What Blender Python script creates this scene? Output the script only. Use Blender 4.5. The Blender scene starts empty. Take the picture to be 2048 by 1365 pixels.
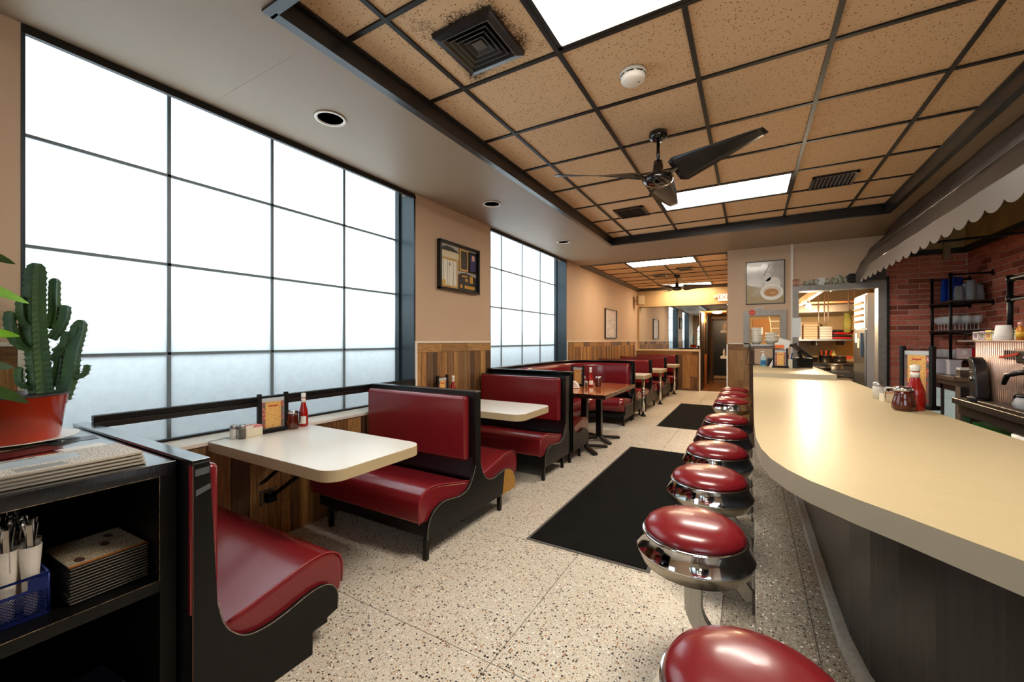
import bpy, bmesh, math, random
from mathutils import Vector, Matrix
random.seed(7)
SC = bpy.context.scene
COL = SC.collection
PI = math.pi

# ------------------------------------------------------------------ camera, world, exposure
cam_d = bpy.data.cameras.new('camera'); cam = bpy.data.objects.new('camera', cam_d); COL.objects.link(cam)
cam_d.sensor_width = 36.0; cam_d.lens = 817.0 / 2048 * 36.0; cam_d.clip_start = 0.02; cam_d.clip_end = 200
cam_d.shift_y = -1.0 / 2048
cam.location = (0, 0, 1.34); cam.rotation_euler = (PI / 2, 0, math.atan2(476, 817))
SC.camera = cam

world = bpy.data.worlds.new('world'); SC.world = world; world.use_nodes = True
bg = world.node_tree.nodes['Background']
bg.inputs[0].default_value = (0.84, 0.94, 1.0, 1); bg.inputs[1].default_value = 2.85
SC.view_settings.view_transform = 'Standard'; SC.view_settings.look = 'None'
SC.view_settings.exposure = 1.06; SC.view_settings.gamma = 1.0; SC.view_settings.use_curve_mapping = False
SC.cycles.max_bounces = 8; SC.cycles.diffuse_bounces = 5; SC.cycles.glossy_bounces = 4
SC.cycles.transmission_bounces = 6; SC.cycles.transparent_max_bounces = 8
SC.cycles.sample_clamp_indirect = 8.0; SC.cycles.use_denoising = True
SC.cycles.caustics_reflective = False; SC.cycles.caustics_refractive = False
TROFFER = 15.5
ORD = ['lowest', 'second', 'third', 'fourth', 'fifth', 'sixth', 'seventh', 'eighth', 'ninth']

# ------------------------------------------------------------------ helpers
def lin(h):
    h = h.lstrip('#'); o = []
    for i in (0, 2, 4):
        c = int(h[i:i + 2], 16) / 255
        o.append(c / 12.92 if c <= 0.04045 else ((c + 0.055) / 1.055) ** 2.4)
    return (*o, 1.0)

class MB:
    """collects shapes, build() links them as one mesh object"""
    def __init__(s): s.v = []; s.f = []; s.sm = []
    def add(s, vs, fs, smooth=False):
        n = len(s.v); s.v += [tuple(p) for p in vs]
        for f in fs: s.f.append(tuple(i + n for i in f)); s.sm.append(smooth)
        return s
    def box(s, x0, x1, y0, y1, z0, z1):
        v = [(x0,y0,z0),(x1,y0,z0),(x1,y1,z0),(x0,y1,z0),(x0,y0,z1),(x1,y0,z1),(x1,y1,z1),(x0,y1,z1)]
        return s.add(v, [(0,3,2,1),(4,5,6,7),(0,1,5,4),(1,2,6,5),(2,3,7,6),(3,0,4,7)])
    def cbox(s, c, d):
        return s.box(c[0]-d[0]/2, c[0]+d[0]/2, c[1]-d[1]/2, c[1]+d[1]/2, c[2]-d[2]/2, c[2]+d[2]/2)
    def prism(s, poly, axis, a, b, smooth=False):
        """poly in the two other axes (x->(y,z), y->(x,z), z->(x,y)), extruded from a to b"""
        def P(p, t):
            return (t, p[0], p[1]) if axis == 'x' else (p[0], t, p[1]) if axis == 'y' else (p[0], p[1], t)
        n = len(poly); v = [P(p, a) for p in poly] + [P(p, b) for p in poly]
        area = sum(poly[i][0]*poly[(i+1)%n][1]-poly[(i+1)%n][0]*poly[i][1] for i in range(n))
        flip = (area < 0) != (axis == 'y') if a < b else (area < 0) == (axis == 'y')
        lo, hi = tuple(range(n-1,-1,-1)), tuple(range(n, 2*n))
        side = [(i,(i+1)%n,(i+1)%n+n,i+n) for i in range(n)]
        if flip: lo, hi, side = lo[::-1], hi[::-1], [f[::-1] for f in side]
        s.add(v, [lo, hi]); base = len(s.v) - 2*n
        for f in side: s.f.append(tuple(i+base for i in f)); s.sm.append(smooth)
        return s
    def lathe(s, prof, c=(0,0,0), n=24, smooth=True, axis='z'):
        v = []; f = []; m = len(prof)
        for k in range(n):
            a = 2*PI*k/n; ca, sa = math.cos(a), math.sin(a)
            for r, z in prof:
                p = (r*ca, r*sa, z) if axis == 'z' else (z, r*ca, r*sa) if axis == 'x' else (r*sa, z, r*ca)
                v.append((p[0]+c[0], p[1]+c[1], p[2]+c[2]))
        for k in range(n):
            k2 = (k+1) % n
            for j in range(m-1):
                f.append((k*m+j, k2*m+j, k2*m+j+1, k*m+j+1))
        s.add(v, f, smooth); b = len(s.v) - len(v)
        if prof[0][0] > 1e-4: s.f.append(tuple(b+k*m for k in range(n-1,-1,-1))); s.sm.append(False)
        if prof[-1][0] > 1e-4: s.f.append(tuple(b+k*m+m-1 for k in range(n))); s.sm.append(False)
        return s
    def tube(s, pts, r, n=8, closed=False):
        pts = [Vector(p) for p in pts]; m = len(pts); v = []; f = []
        up = Vector((0,0,1)); prev = None
        for i, p in enumerate(pts):
            if closed: d = pts[(i+1)%m] - pts[i-1]
            else: d = pts[min(i+1,m-1)] - pts[max(i-1,0)]
            d.normalize()
            if prev is None:
                a = d.cross(up)
                if a.length < 1e-3: a = d.cross(Vector((1,0,0)))
            else: a = prev - d*prev.dot(d)
            a.normalize(); prev = a; b = d.cross(a)
            rr = r[i] if isinstance(r, (list, tuple)) else r
            for k in range(n):
                t = 2*PI*k/n; v.append(p + a*(rr*math.cos(t)) + b*(rr*math.sin(t)))
        for i in range(m if closed else m-1):
            j = (i+1) % m
            for k in range(n): f.append((i*n+k, i*n+(k+1)%n, j*n+(k+1)%n, j*n+k))
        s.add(v, f, True); b0 = len(s.v) - len(v)
        if not closed:
            s.f.append(tuple(b0+k for k in range(n-1,-1,-1))); s.sm.append(False)
            s.f.append(tuple(b0+(m-1)*n+k for k in range(n))); s.sm.append(False)
        return s
    def bar(s, p, q, w, h, up=(0,0,1)):
        p = Vector(p); q = Vector(q); d = (q-p).normalized(); a = d.cross(Vector(up))
        if a.length < 1e-3: a = d.cross(Vector((1,0,0)))
        a.normalize(); b = a.cross(d); v = []
        for e in (p, q):
            for i, j in ((-1,-1),(1,-1),(1,1),(-1,1)): v.append(e + a*(i*w/2) + b*(j*h/2))
        return s.add(v, [(3,2,1,0),(4,5,6,7),(0,1,5,4),(1,2,6,5),(2,3,7,6),(3,0,4,7)])
    def sheet(s, fn, nu, nv, smooth=True):
        v = [fn(i/nu, j/nv) for j in range(nv+1) for i in range(nu+1)]
        f = [(j*(nu+1)+i, j*(nu+1)+i+1, (j+1)*(nu+1)+i+1, (j+1)*(nu+1)+i) for j in range(nv) for i in range(nu)]
        return s.add(v, f, smooth)
    def mesh(s, name):
        me = bpy.data.meshes.new(name); me.from_pydata(s.v, [], s.f); me.update()
        me.polygons.foreach_set('use_smooth', s.sm); return me
    def build(s, name, m, parent=None, loc=None, bevel=0, segs=2, ang=35, solid=0, smooth=None, rot=None):
        me = s.mesh(name); me.materials.append(m)
        o = bpy.data.objects.new(name, me); COL.objects.link(o)
        if parent is not None: o.parent = parent
        if loc is not None: o.location = loc
        if rot is not None: o.rotation_euler = rot
        if solid:
            md = o.modifiers.new('solid', 'SOLIDIFY'); md.thickness = solid; md.offset = 0
        if bevel:
            md = o.modifiers.new('bevel', 'BEVEL'); md.width = bevel; md.segments = segs
            md.limit_method = 'ANGLE'; md.angle_limit = math.radians(ang); md.harden_normals = False
            if smooth is None: smooth = True
        if smooth:
            me.polygons.foreach_set('use_smooth', [True]*len(me.polygons))
            if bevel:
                me2 = o.modifiers.new('wn', 'WEIGHTED_NORMAL'); me2.keep_sharp = True
        return o

def thing(name, label, cat, loc=(0,0,0), rz=0.0, group=None):
    o = bpy.data.objects.new(name, None); COL.objects.link(o); o.empty_display_size = 0.1
    o.location = loc; o.rotation_euler = (0,0,rz); o['label'] = label; o['category'] = cat
    if group: o['group'] = group
    return o
def tag(o, label, cat, group=None):
    o['label'] = label; o['category'] = cat
    if group: o['group'] = group
    return o
def struct(o): o['kind'] = 'structure'; return o
def dup(root, loc, rz=0.0, label=None, group=None):
    def cp(o, par):
        c = o.copy(); COL.objects.link(c); c.parent = par
        for ch in list(o.children): cp(ch, c)
        return c
    r = cp(root, None); r.location = loc; r.rotation_euler = (0,0,rz)
    if label: r['label'] = label
    if group: r['group'] = group
    return r
def piece(name, me, m, parent, loc, scale, rot=(0,0,0)):
    """cheap piece sharing mesh data"""
    o = bpy.data.objects.new(name, me); COL.objects.link(o); o.parent = parent
    o.location = loc; o.scale = scale; o.rotation_euler = rot
    return o
def unit_box(m, bev=0.0, name='piece'):
    b = MB().box(-.5,.5,-.5,.5,-.5,.5); me = b.mesh(name); me.materials.append(m); return me
def text(name, s, size, m, parent, loc, rot, extrude=0.0006, align='CENTER'):
    c = bpy.data.curves.new(name, 'FONT'); c.body = s; c.size = size; c.extrude = extrude
    c.align_x = align; c.align_y = 'CENTER'; c.resolution_u = 2
    t = bpy.data.objects.new(name, c); COL.objects.link(t)
    bpy.context.view_layer.update()
    me = bpy.data.meshes.new_from_object(t.evaluated_get(bpy.context.evaluated_depsgraph_get()))
    bpy.data.objects.remove(t)
    me.materials.clear(); me.materials.append(m)
    o = bpy.data.objects.new(name, me); COL.objects.link(o); o.parent = parent; o.location = loc; o.rotation_euler = rot
    return o
def rrect(x0, x1, y0, y1, r, n=5, corners=(1,1,1,1)):
    """rounded rectangle polygon, corners order: (x0,y0),(x1,y0),(x1,y1),(x0,y1)"""
    out = []
    for (cx, cy, a0), on in zip(((x0,y0,PI),(x1,y0,1.5*PI),(x1,y1,0),(x0,y1,.5*PI)), corners):
        if not on: out.append((cx, cy)); continue
        mx = cx + (r if cx == x0 else -r); my = cy + (r if cy == y0 else -r)
        for k in range(n+1):
            a = a0 + .5*PI*k/n; out.append((mx + r*math.cos(a), my + r*math.sin(a)))
    return out
def ell(cx, cy, rx, ry, n=24, a0=0, a1=2*PI):
    return [(cx+rx*math.cos(a0+(a1-a0)*k/n), cy+ry*math.sin(a0+(a1-a0)*k/n)) for k in range(n)]

def cr(pts, n=3):
    out = []
    for i in range(len(pts)-1):
        a, b, c, d = pts[max(i-1, 0)], pts[i], pts[i+1], pts[min(i+2, len(pts)-1)]
        for k in range(n):
            u = k/n; out.append(tuple(.5*(2*b[q]+(c[q]-a[q])*u+(2*a[q]-5*b[q]+4*c[q]-d[q])*u*u+(3*b[q]-a[q]-3*c[q]+d[q])*u**3) for q in (0, 1)))
    return out + [pts[-1]]

# ------------------------------------------------------------------ materials
MATS = {}
def mat(name, col='#808080', rough=.5, metal=0, spec=.5, coat=0, trans=0, ior=1.45, emit=0, ecol=None, alpha=1,
        var=None, bump=None, sheen=0, aniso=None):
    if name in MATS: return MATS[name]
    m = bpy.data.materials.new(name); m.use_nodes = True; MATS[name] = m
    nt = m.node_tree; b = nt.nodes['Principled BSDF']; c = lin(col) if isinstance(col, str) else col
    b.inputs['Base Color'].default_value = c; b.inputs['Roughness'].default_value = rough
    b.inputs['Metallic'].default_value = metal; b.inputs['Specular IOR Level'].default_value = spec
    b.inputs['Coat Weight'].default_value = coat; b.inputs['Coat Roughness'].default_value = .12
    b.inputs['Transmission Weight'].default_value = trans; b.inputs['IOR'].default_value = ior
    b.inputs['Alpha'].default_value = alpha
    if emit: b.inputs['Emission Color'].default_value = lin(ecol or col); b.inputs['Emission Strength'].default_value = emit
    if var or bump:
        tc = nt.nodes.new('ShaderNodeTexCoord')
    if var:
        sc, amt = var[0], var[1]; mp = nt.nodes.new('ShaderNodeMapping')
        if isinstance(sc, tuple): mp.inputs['Scale'].default_value = sc; ns = 1
        else: mp.inputs['Scale'].default_value = (sc,)*3
        nt.links.new(tc.outputs['Object'], mp.inputs[0])
        no = nt.nodes.new('ShaderNodeTexNoise'); no.inputs['Scale'].default_value = 1; no.inputs['Detail'].default_value = 5
        nt.links.new(mp.outputs[0], no.inputs['Vector'])
        mx = nt.nodes.new('ShaderNodeMix'); mx.data_type = 'RGBA'
        c2 = lin(var[2]) if len(var) > 2 else tuple(x*(1-amt) for x in c[:3]) + (1,)
        mx.inputs[6].default_value = c; mx.inputs[7].default_value = c2
        rm = nt.nodes.new('ShaderNodeMapRange'); rm.inputs[1].default_value = .35; rm.inputs[2].default_value = .7
        nt.links.new(no.outputs['Fac'], rm.inputs[0]); nt.links.new(rm.outputs[0], mx.inputs[0])
        nt.links.new(mx.outputs[2], b.inputs['Base Color'])
    if bump:
        sc, st = bump; mp = nt.nodes.new('ShaderNodeMapping')
        mp.inputs['Scale'].default_value = sc if isinstance(sc, tuple) else (sc,)*3
        nt.links.new(tc.outputs['Object'], mp.inputs[0])
        no = nt.nodes.new('ShaderNodeTexNoise'); no.inputs['Scale'].default_value = 1; no.inputs['Detail'].default_value = 4
        nt.links.new(mp.outputs[0], no.inputs['Vector'])
        bp = nt.nodes.new('ShaderNodeBump'); bp.inputs['Strength'].default_value = st; bp.inputs['Distance'].default_value = .01
        nt.links.new(no.outputs['Fac'], bp.inputs['Height']); nt.links.new(bp.outputs[0], b.inputs['Normal'])
    return m
def ramp(nt, stops, interp='LINEAR'):
    r = nt.nodes.new('ShaderNodeValToRGB'); r.color_ramp.interpolation = interp; e = r.color_ramp.elements
    while len(e) < len(stops): e.new(0.5)
    for el, (p, c) in zip(e, stops): el.position = p; el.color = lin(c) if isinstance(c, str) else c
    return r

def terrazzo(name, base, base2, dark, orange, rough=.32):
    m = mat(name, base, rough); nt = m.node_tree; b = nt.nodes['Principled BSDF']; L = nt.links.new
    tc = nt.nodes.new('ShaderNodeNewGeometry')
    def chips(scale, thr_lo, thr_hi, stops):
        vo = nt.nodes.new('ShaderNodeTexVoronoi'); vo.inputs['Scale'].default_value = scale; L(tc.outputs['Position'], vo.inputs['Vector'])
        sp = nt.nodes.new('ShaderNodeSeparateColor'); L(vo.outputs['Color'], sp.inputs[0])
        rp = ramp(nt, stops, 'CONSTANT'); L(sp.outputs[0], rp.inputs[0])
        mm = nt.nodes.new('ShaderNodeMath'); mm.operation = 'MULTIPLY_ADD'   # per-chip size
        L(sp.outputs[1], mm.inputs[0]); mm.inputs[1].default_value = thr_hi - thr_lo; mm.inputs[2].default_value = thr_lo
        lt = nt.nodes.new('ShaderNodeMath'); lt.operation = 'LESS_THAN'; L(vo.outputs['Distance'], lt.inputs[0]); L(mm.outputs[0], lt.inputs[1])
        return rp, lt
    no = nt.nodes.new('ShaderNodeTexNoise'); no.inputs['Scale'].default_value = 1.3; no.inputs['Detail'].default_value = 6; L(tc.outputs['Position'], no.inputs['Vector'])
    br = ramp(nt, [(.35, base), (.65, base2)]); L(no.outputs['Fac'], br.inputs[0])
    cur = br.outputs[0]
    for scale, lo, hi, stops in (
        (240, .2, .55, [(0, base2), (.36, dark), (.58, orange), (.72, '#f3ece0')]),
        (84, .16, .5, [(0, base), (.30, dark), (.58, orange), (.74, base2), (.88, '#f6efe2')])):
        rp, lt = chips(scale, lo, hi, stops)
        mx = nt.nodes.new('ShaderNodeMix'); mx.data_type = 'RGBA'
        L(lt.outputs[0], mx.inputs[0]); L(cur, mx.inputs[6]); L(rp.outputs[0], mx.inputs[7]); cur = mx.outputs[2]
    L(cur, b.inputs['Base Color'])
    return m

def plank_mat(name, stops, zs=2.2, xs=26):
    """per-piece colour, grain along local z"""
    m = mat(name, '#7a5636', .55); nt = m.node_tree; b = nt.nodes['Principled BSDF']; L = nt.links.new
    oi = nt.nodes.new('ShaderNodeObjectInfo'); tc = nt.nodes.new('ShaderNodeTexCoord')
    mp = nt.nodes.new('ShaderNodeMapping'); mp.inputs['Scale'].default_value = (xs*.25, xs*.25, zs); L(tc.outputs['Object'], mp.inputs[0])
    ad = nt.nodes.new('ShaderNodeVectorMath'); ad.operation = 'ADD'; L(mp.outputs[0], ad.inputs[0])
    mu = nt.nodes.new('ShaderNodeMath'); mu.operation = 'MULTIPLY'; mu.inputs[1].default_value = 90; L(oi.outputs['Random'], mu.inputs[0])
    cb = nt.nodes.new('ShaderNodeCombineXYZ'); L(mu.outputs[0], cb.inputs[0]); L(mu.outputs[0], cb.inputs[2]); L(cb.outputs[0], ad.inputs[1])
    no = nt.nodes.new('ShaderNodeTexNoise'); no.inputs['Scale'].default_value = 1.2; no.inputs['Detail'].default_value = 8; no.inputs['Roughness'].default_value = .65; no.inputs['Distortion'].default_value = .6
    L(ad.outputs[0], no.inputs['Vector'])
    rp = ramp(nt, stops); L(oi.outputs['Random'], rp.inputs[0])
    gr = nt.nodes.new('ShaderNodeMapRange'); gr.inputs[1].default_value = .3; gr.inputs[2].default_value = .7; gr.inputs[3].default_value = .35; gr.inputs[4].default_value = 1.3
    L(no.outputs['Fac'], gr.inputs[0])
    mx = nt.nodes.new('ShaderNodeMix'); mx.data_type = 'RGBA'; mx.blend_type = 'MULTIPLY'; mx.inputs[0].default_value = 1
    L(rp.outputs[0], mx.inputs[6]); L(gr.outputs[0], mx.inputs[7]); L(mx.outputs[2], b.inputs['Base Color'])
    return m

def brick_mat():
    m = mat('brick', '#8e4a38', .85, spec=.2); nt = m.node_tree; b = nt.nodes['Principled BSDF']; L = nt.links.new
    oi = nt.nodes.new('ShaderNodeObjectInfo'); rp = ramp(nt, [(0, '#a5543f'), (.12, '#7d4335'), (.2, '#b86450'), (.55, '#c8735e'), (.8, '#cb7c67'), (1, '#b25c4a')]); L(oi.outputs['Random'], rp.inputs[0])
    g = nt.nodes.new('ShaderNodeNewGeometry'); no = nt.nodes.new('ShaderNodeTexNoise'); no.inputs['Scale'].default_value = 45; no.inputs['Detail'].default_value = 6; L(g.outputs['Position'], no.inputs['Vector'])
    gr = nt.nodes.new('ShaderNodeMapRange'); gr.inputs[1].default_value = .3; gr.inputs[2].default_value = .7; gr.inputs[3].default_value = .7; gr.inputs[4].default_value = 1.15; L(no.outputs['Fac'], gr.inputs[0])
    mx = nt.nodes.new('ShaderNodeMix'); mx.data_type = 'RGBA'; mx.blend_type = 'MULTIPLY'; mx.inputs[0].default_value = 1
    L(rp.outputs[0], mx.inputs[6]); L(gr.outputs[0], mx.inputs[7]); L(mx.outputs[2], b.inputs['Base Color'])
    bp = nt.nodes.new('ShaderNodeBump'); bp.inputs['Strength'].default_value = .5; bp.inputs['Distance'].default_value = .004; L(no.outputs['Fac'], bp.inputs['Height']); L(bp.outputs[0], b.inputs['Normal'])
    return m

def tile_mat(name, col, pit, stain=None):
    m = mat(name, col, .9, spec=.1); nt = m.node_tree; b = nt.nodes['Principled BSDF']; L = nt.links.new
    g = nt.nodes.new('ShaderNodeNewGeometry')
    vo = nt.nodes.new('ShaderNodeTexVoronoi'); vo.inputs['Scale'].default_value = 105; L(g.outputs['Position'], vo.inputs['Vector'])
    sp = nt.nodes.new('ShaderNodeSeparateColor'); L(vo.outputs['Color'], sp.inputs[0])
    th = nt.nodes.new('ShaderNodeMapRange'); th.inputs[1].default_value = .45; th.inputs[2].default_value = 1; th.inputs[3].default_value = 0; th.inputs[4].default_value = .42; L(sp.outputs[0], th.inputs[0])
    lt = nt.nodes.new('ShaderNodeMath'); lt.operation = 'LESS_THAN'; L(vo.outputs['Distance'], lt.inputs[0]); L(th.outputs[0], lt.inputs[1])
    mx = nt.nodes.new('ShaderNodeMix'); mx.data_type = 'RGBA'; mx.inputs[6].default_value = lin(col); mx.inputs[7].default_value = lin(pit); L(lt.outputs[0], mx.inputs[0])
    out = mx.outputs[2]
    if stain:   # soot blown out of a vent: its own shape on the tile around it
        cx, cy = stain
        su = nt.nodes.new('ShaderNodeVectorMath'); su.operation = 'SUBTRACT'; su.inputs[1].default_value = (cx, cy, 0); L(g.outputs['Position'], su.inputs[0])
        xy = nt.nodes.new('ShaderNodeSeparateXYZ'); L(su.outputs[0], xy.inputs[0])
        ab = []
        for k in (0, 1):
            a = nt.nodes.new('ShaderNodeMath'); a.operation = 'ABSOLUTE'; L(xy.outputs[k], a.inputs[0]); ab.append(a)
        pw = nt.nodes.new('ShaderNodeMath'); pw.operation = 'MAXIMUM'; L(ab[0].outputs[0], pw.inputs[0]); L(ab[1].outputs[0], pw.inputs[1])
        mr = nt.nodes.new('ShaderNodeMapRange'); mr.inputs[1].default_value = .15; mr.inputs[2].default_value = .29; mr.inputs[3].default_value = .42; mr.inputs[4].default_value = 0; L(pw.outputs[0], mr.inputs[0])
        no = nt.nodes.new('ShaderNodeTexNoise'); no.inputs['Scale'].default_value = 150; no.inputs['Detail'].default_value = 4; L(g.outputs['Position'], no.inputs['Vector'])
        n2 = nt.nodes.new('ShaderNodeTexNoise'); n2.inputs['Scale'].default_value = 6; L(g.outputs['Position'], n2.inputs['Vector'])
        s2 = nt.nodes.new('ShaderNodeMath'); s2.operation = 'ADD'; L(mr.outputs[0], s2.inputs[0]); L(n2.outputs['Fac'], s2.inputs[1])
        g2 = nt.nodes.new('ShaderNodeMath'); g2.operation = 'ADD'; L(s2.outputs[0], g2.inputs[0]); L(no.outputs['Fac'], g2.inputs[1])
        gt = nt.nodes.new('ShaderNodeMapRange'); gt.inputs[1].default_value = 1.25; gt.inputs[2].default_value = 1.5; L(g2.outputs[0], gt.inputs[0])
        m3 = nt.nodes.new('ShaderNodeMix'); m3.data_type = 'RGBA'; m3.inputs[7].default_value = lin('#2b221b'); L(gt.outputs[0], m3.inputs[0]); L(out, m3.inputs[6]); out = m3.outputs[2]
    L(out, b.inputs['Base Color'])
    return m

def frosted():
    m = bpy.data.materials.new('frosted_glass'); m.use_nodes = True; nt = m.node_tree; nt.nodes.clear(); L = nt.links.new
    out = nt.nodes.new('ShaderNodeOutputMaterial'); tr = nt.nodes.new('ShaderNodeBsdfTranslucent'); tr.inputs[0].default_value = (.93, .96, .97, 1)
    gl = nt.nodes.new('ShaderNodeBsdfGlossy'); gl.inputs['Roughness'].default_value = .25
    g = nt.nodes.new('ShaderNodeNewGeometry'); no = nt.nodes.new('ShaderNodeTexNoise'); no.inputs['Scale'].default_value = 30; no.inputs['Detail'].default_value = 8; L(g.outputs['Position'], no.inputs['Vector'])
    rp = ramp(nt, [(.3, '#eff2f3'), (.7, '#f6fafb')]); L(no.outputs['Fac'], rp.inputs[0]); L(rp.outputs[0], tr.inputs[0])
    mx = nt.nodes.new('ShaderNodeMixShader'); mx.inputs[0].default_value = .05; L(tr.outputs[0], mx.inputs[1]); L(gl.outputs[0], mx.inputs[2]); L(mx.outputs[0], out.inputs[0])
    return m

def print_mat(name, paper, ink, scale=(40, 220), amount=.55, rough=.6):
    """rows of small print: horizontal lines broken by noise, in the local x/y plane"""
    m = mat(name, paper, rough); nt = m.node_tree; b = nt.nodes['Principled BSDF']; L = nt.links.new
    tc = nt.nodes.new('ShaderNodeTexCoord'); sp = nt.nodes.new('ShaderNodeSeparateXYZ'); L(tc.outputs['Object'], sp.inputs[0])
    w = nt.nodes.new('ShaderNodeMath'); w.operation = 'MULTIPLY'; w.inputs[1].default_value = scale[1]; L(sp.outputs[1], w.inputs[0])
    sn = nt.nodes.new('ShaderNodeMath'); sn.operation = 'SINE'; L(w.outputs[0], sn.inputs[0])
    mp = nt.nodes.new('ShaderNodeMapping'); mp.inputs['Scale'].default_value = (scale[0], scale[1]*.16, 1); L(tc.outputs['Object'], mp.inputs[0])
    no = nt.nodes.new('ShaderNodeTexNoise'); no.inputs['Scale'].default_value = 1; no.inputs['Detail'].default_value = 1; L(mp.outputs[0], no.inputs['Vector'])
    a = nt.nodes.new('ShaderNodeMath'); a.operation = 'GREATER_THAN'; a.inputs[1].default_value = 1-amount; L(no.outputs['Fac'], a.inputs[0])
    c = nt.nodes.new('ShaderNodeMath'); c.operation = 'GREATER_THAN'; c.inputs[1].default_value = .1; L(sn.outputs[0], c.inputs[0])
    mu = nt.nodes.new('ShaderNodeMath'); mu.operation = 'MULTIPLY'; L(a.outputs[0], mu.inputs[0]); L(c.outputs[0], mu.inputs[1])
    mx = nt.nodes.new('ShaderNodeMix'); mx.data_type = 'RGBA'; mx.inputs[6].default_value = lin(paper); mx.inputs[7].default_value = lin(ink); L(mu.outputs[0], mx.inputs[0]); L(mx.outputs[2], b.inputs['Base Color'])
    return m
def blotch_mat(name, stops, scale=6, rough=.4, detail=4, dist=1.5):
    m = mat(name, '#888888', rough); nt = m.node_tree; b = nt.nodes['Principled BSDF']; L = nt.links.new
    tc = nt.nodes.new('ShaderNodeTexCoord'); no = nt.nodes.new('ShaderNodeTexNoise'); no.inputs['Scale'].default_value = scale; no.inputs['Detail'].default_value = detail; no.inputs['Distortion'].default_value = dist
    L(tc.outputs['Object'], no.inputs['Vector']); rp = ramp(nt, stops); L(no.outputs['Fac'], rp.inputs[0]); L(rp.outputs[0], b.inputs['Base Color'])
    return m

M_FLOOR = terrazzo('terrazzo', '#dbd1bf', '#cfc4b0', '#261f19', '#a2754a')
M_STEP = terrazzo('terrazzo_grey', '#9c9180', '#857a6a', '#2c2620', '#8a6c50', .45)
M_JOINT = mat('joint', '#6e6455', .7)
M_KERB = mat('kerb_plaster', '#cfc8bc', .8, var=(60, .25))
M_WALL = mat('beige_paint', '#c8ab8f', .62, var=(3, .04), bump=(180, .06))
M_SOFFIT = mat('soffit_paint', '#957f69', .5, var=(2, .05), bump=(150, .05))
M_WHITE = mat('white_trim', '#e6ddcf', .5)
M_TILE = tile_mat('acoustic_tile', '#dfbd97', '#86603e')
M_TILE_S = tile_mat('acoustic_tile_soot', '#dfbd97', '#86603e', (-1.18, 1.70))
M_TBAR = mat('black_grid', '#15130f', .45)
M_BLACK = mat('black_lacquer', '#0e0f13', .28, coat=.3, var=((9, 9, 90), .5), bump=((14, 14, 120), .05))
M_BLACKW = mat('black_wood', '#0c0b0a', .42, spec=.35, var=((12, 12, 60), .4), bump=((20, 20, 160), .08))
M_TOPB = mat('black_gloss_top', '#14161a', .12, spec=1.0, coat=1.0, bump=((14, 120, 14), .06))
M_EDGE = mat('worn_edge', '#8b8172', .6, var=(60, .6))
M_PLY = mat('bare_plywood', '#b98534', .5, var=((30, 30, 160), .3))
M_VINYL = mat('red_vinyl', '#79181f', .25, spec=.55, coat=.3, bump=(9, .12))
M_PIPING = mat('red_piping', '#8f1f24', .35)
M_LAM = mat('cream_laminate', '#ece7dc', .18, spec=.5)
M_LAME = mat('laminate_edge', '#bda983', .4)
M_CTOP = mat('counter_laminate', '#bdab86', .33, spec=.03, var=((3, 90, 3), .05))
M_CEDGE = mat('counter_edge', '#ada28c', .4)
M_CHROME = mat('chrome', '#dfe2e6', .06, 1)
M_STEEL = mat('brushed_steel', '#b7b6b2', .3, 1, var=((160, 4, 4), .12))
M_STEELD = mat('dark_steel', '#6f6c68', .38, 1)
M_IRON = mat('black_iron', '#121416', .42, .6)
M_BLUEGREY = mat('blue_grey_paint', '#2a373e', .3, spec=.5)
M_MUNTIN = mat('muntin', '#76848a', .4)
M_GLASSF = frosted()
M_GLASS = mat('clear_glass', '#ffffff', .02, trans=1, ior=1.45)
M_PLAST = mat('clear_plastic', '#dfe6ea', .15, alpha=.4)
M_BRICK = brick_mat()
M_MORTAR = mat('mortar', '#d6bba8', .95, spec=.1, var=(40, .2))
M_PLANK = plank_mat('reclaimed_plank', [(0, '#4f3520'), (.15, '#83592f'), (.35, '#b27d45'), (.5, '#694c33'), (.65, '#9c6f3b'), (.85, '#be8d52'), (1, '#7c5c3c')])
M_MAT = mat('mat_black', '#191817', .95, spec=.1, bump=(400, .5), var=(7, .25))
M_MATE = mat('mat_edge', '#5c5751', .8)
M_RED = mat('bottle_red', '#9c1409', .15, coat=.4)
M_PAPER = mat('paper_white', '#e9e6df', .75)
M_WHITEP = mat('white_plastic', '#e8e4da', .4)
M_CERAM = mat('white_ceramic', '#ece6d8', .2, coat=.3)
M_BLACKP = mat('black_plastic', '#101011', .35)
# ================================================================== STRUCTURE
WX = -2.794; GX = -3.02; RX = 2.35; BY = 7.25; FY = 11.95; NY = -1.35
ZS = 2.751; ZC = 2.845
HX = 0.0
# ---- outside: pavement, and an unseen wall added to shade the lower panes
struct(MB().box(-30, -3.2, -12, 26, -.25, -.15).build('ground_outside', mat('asphalt', '#4a4b4c', .9)))
struct(MB().box(-3.75, -3.55, -2, 14, -.15, 1.6).build('shade_wall', mat('shade_wall_paint', '#8b97a0', .9)))
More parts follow.
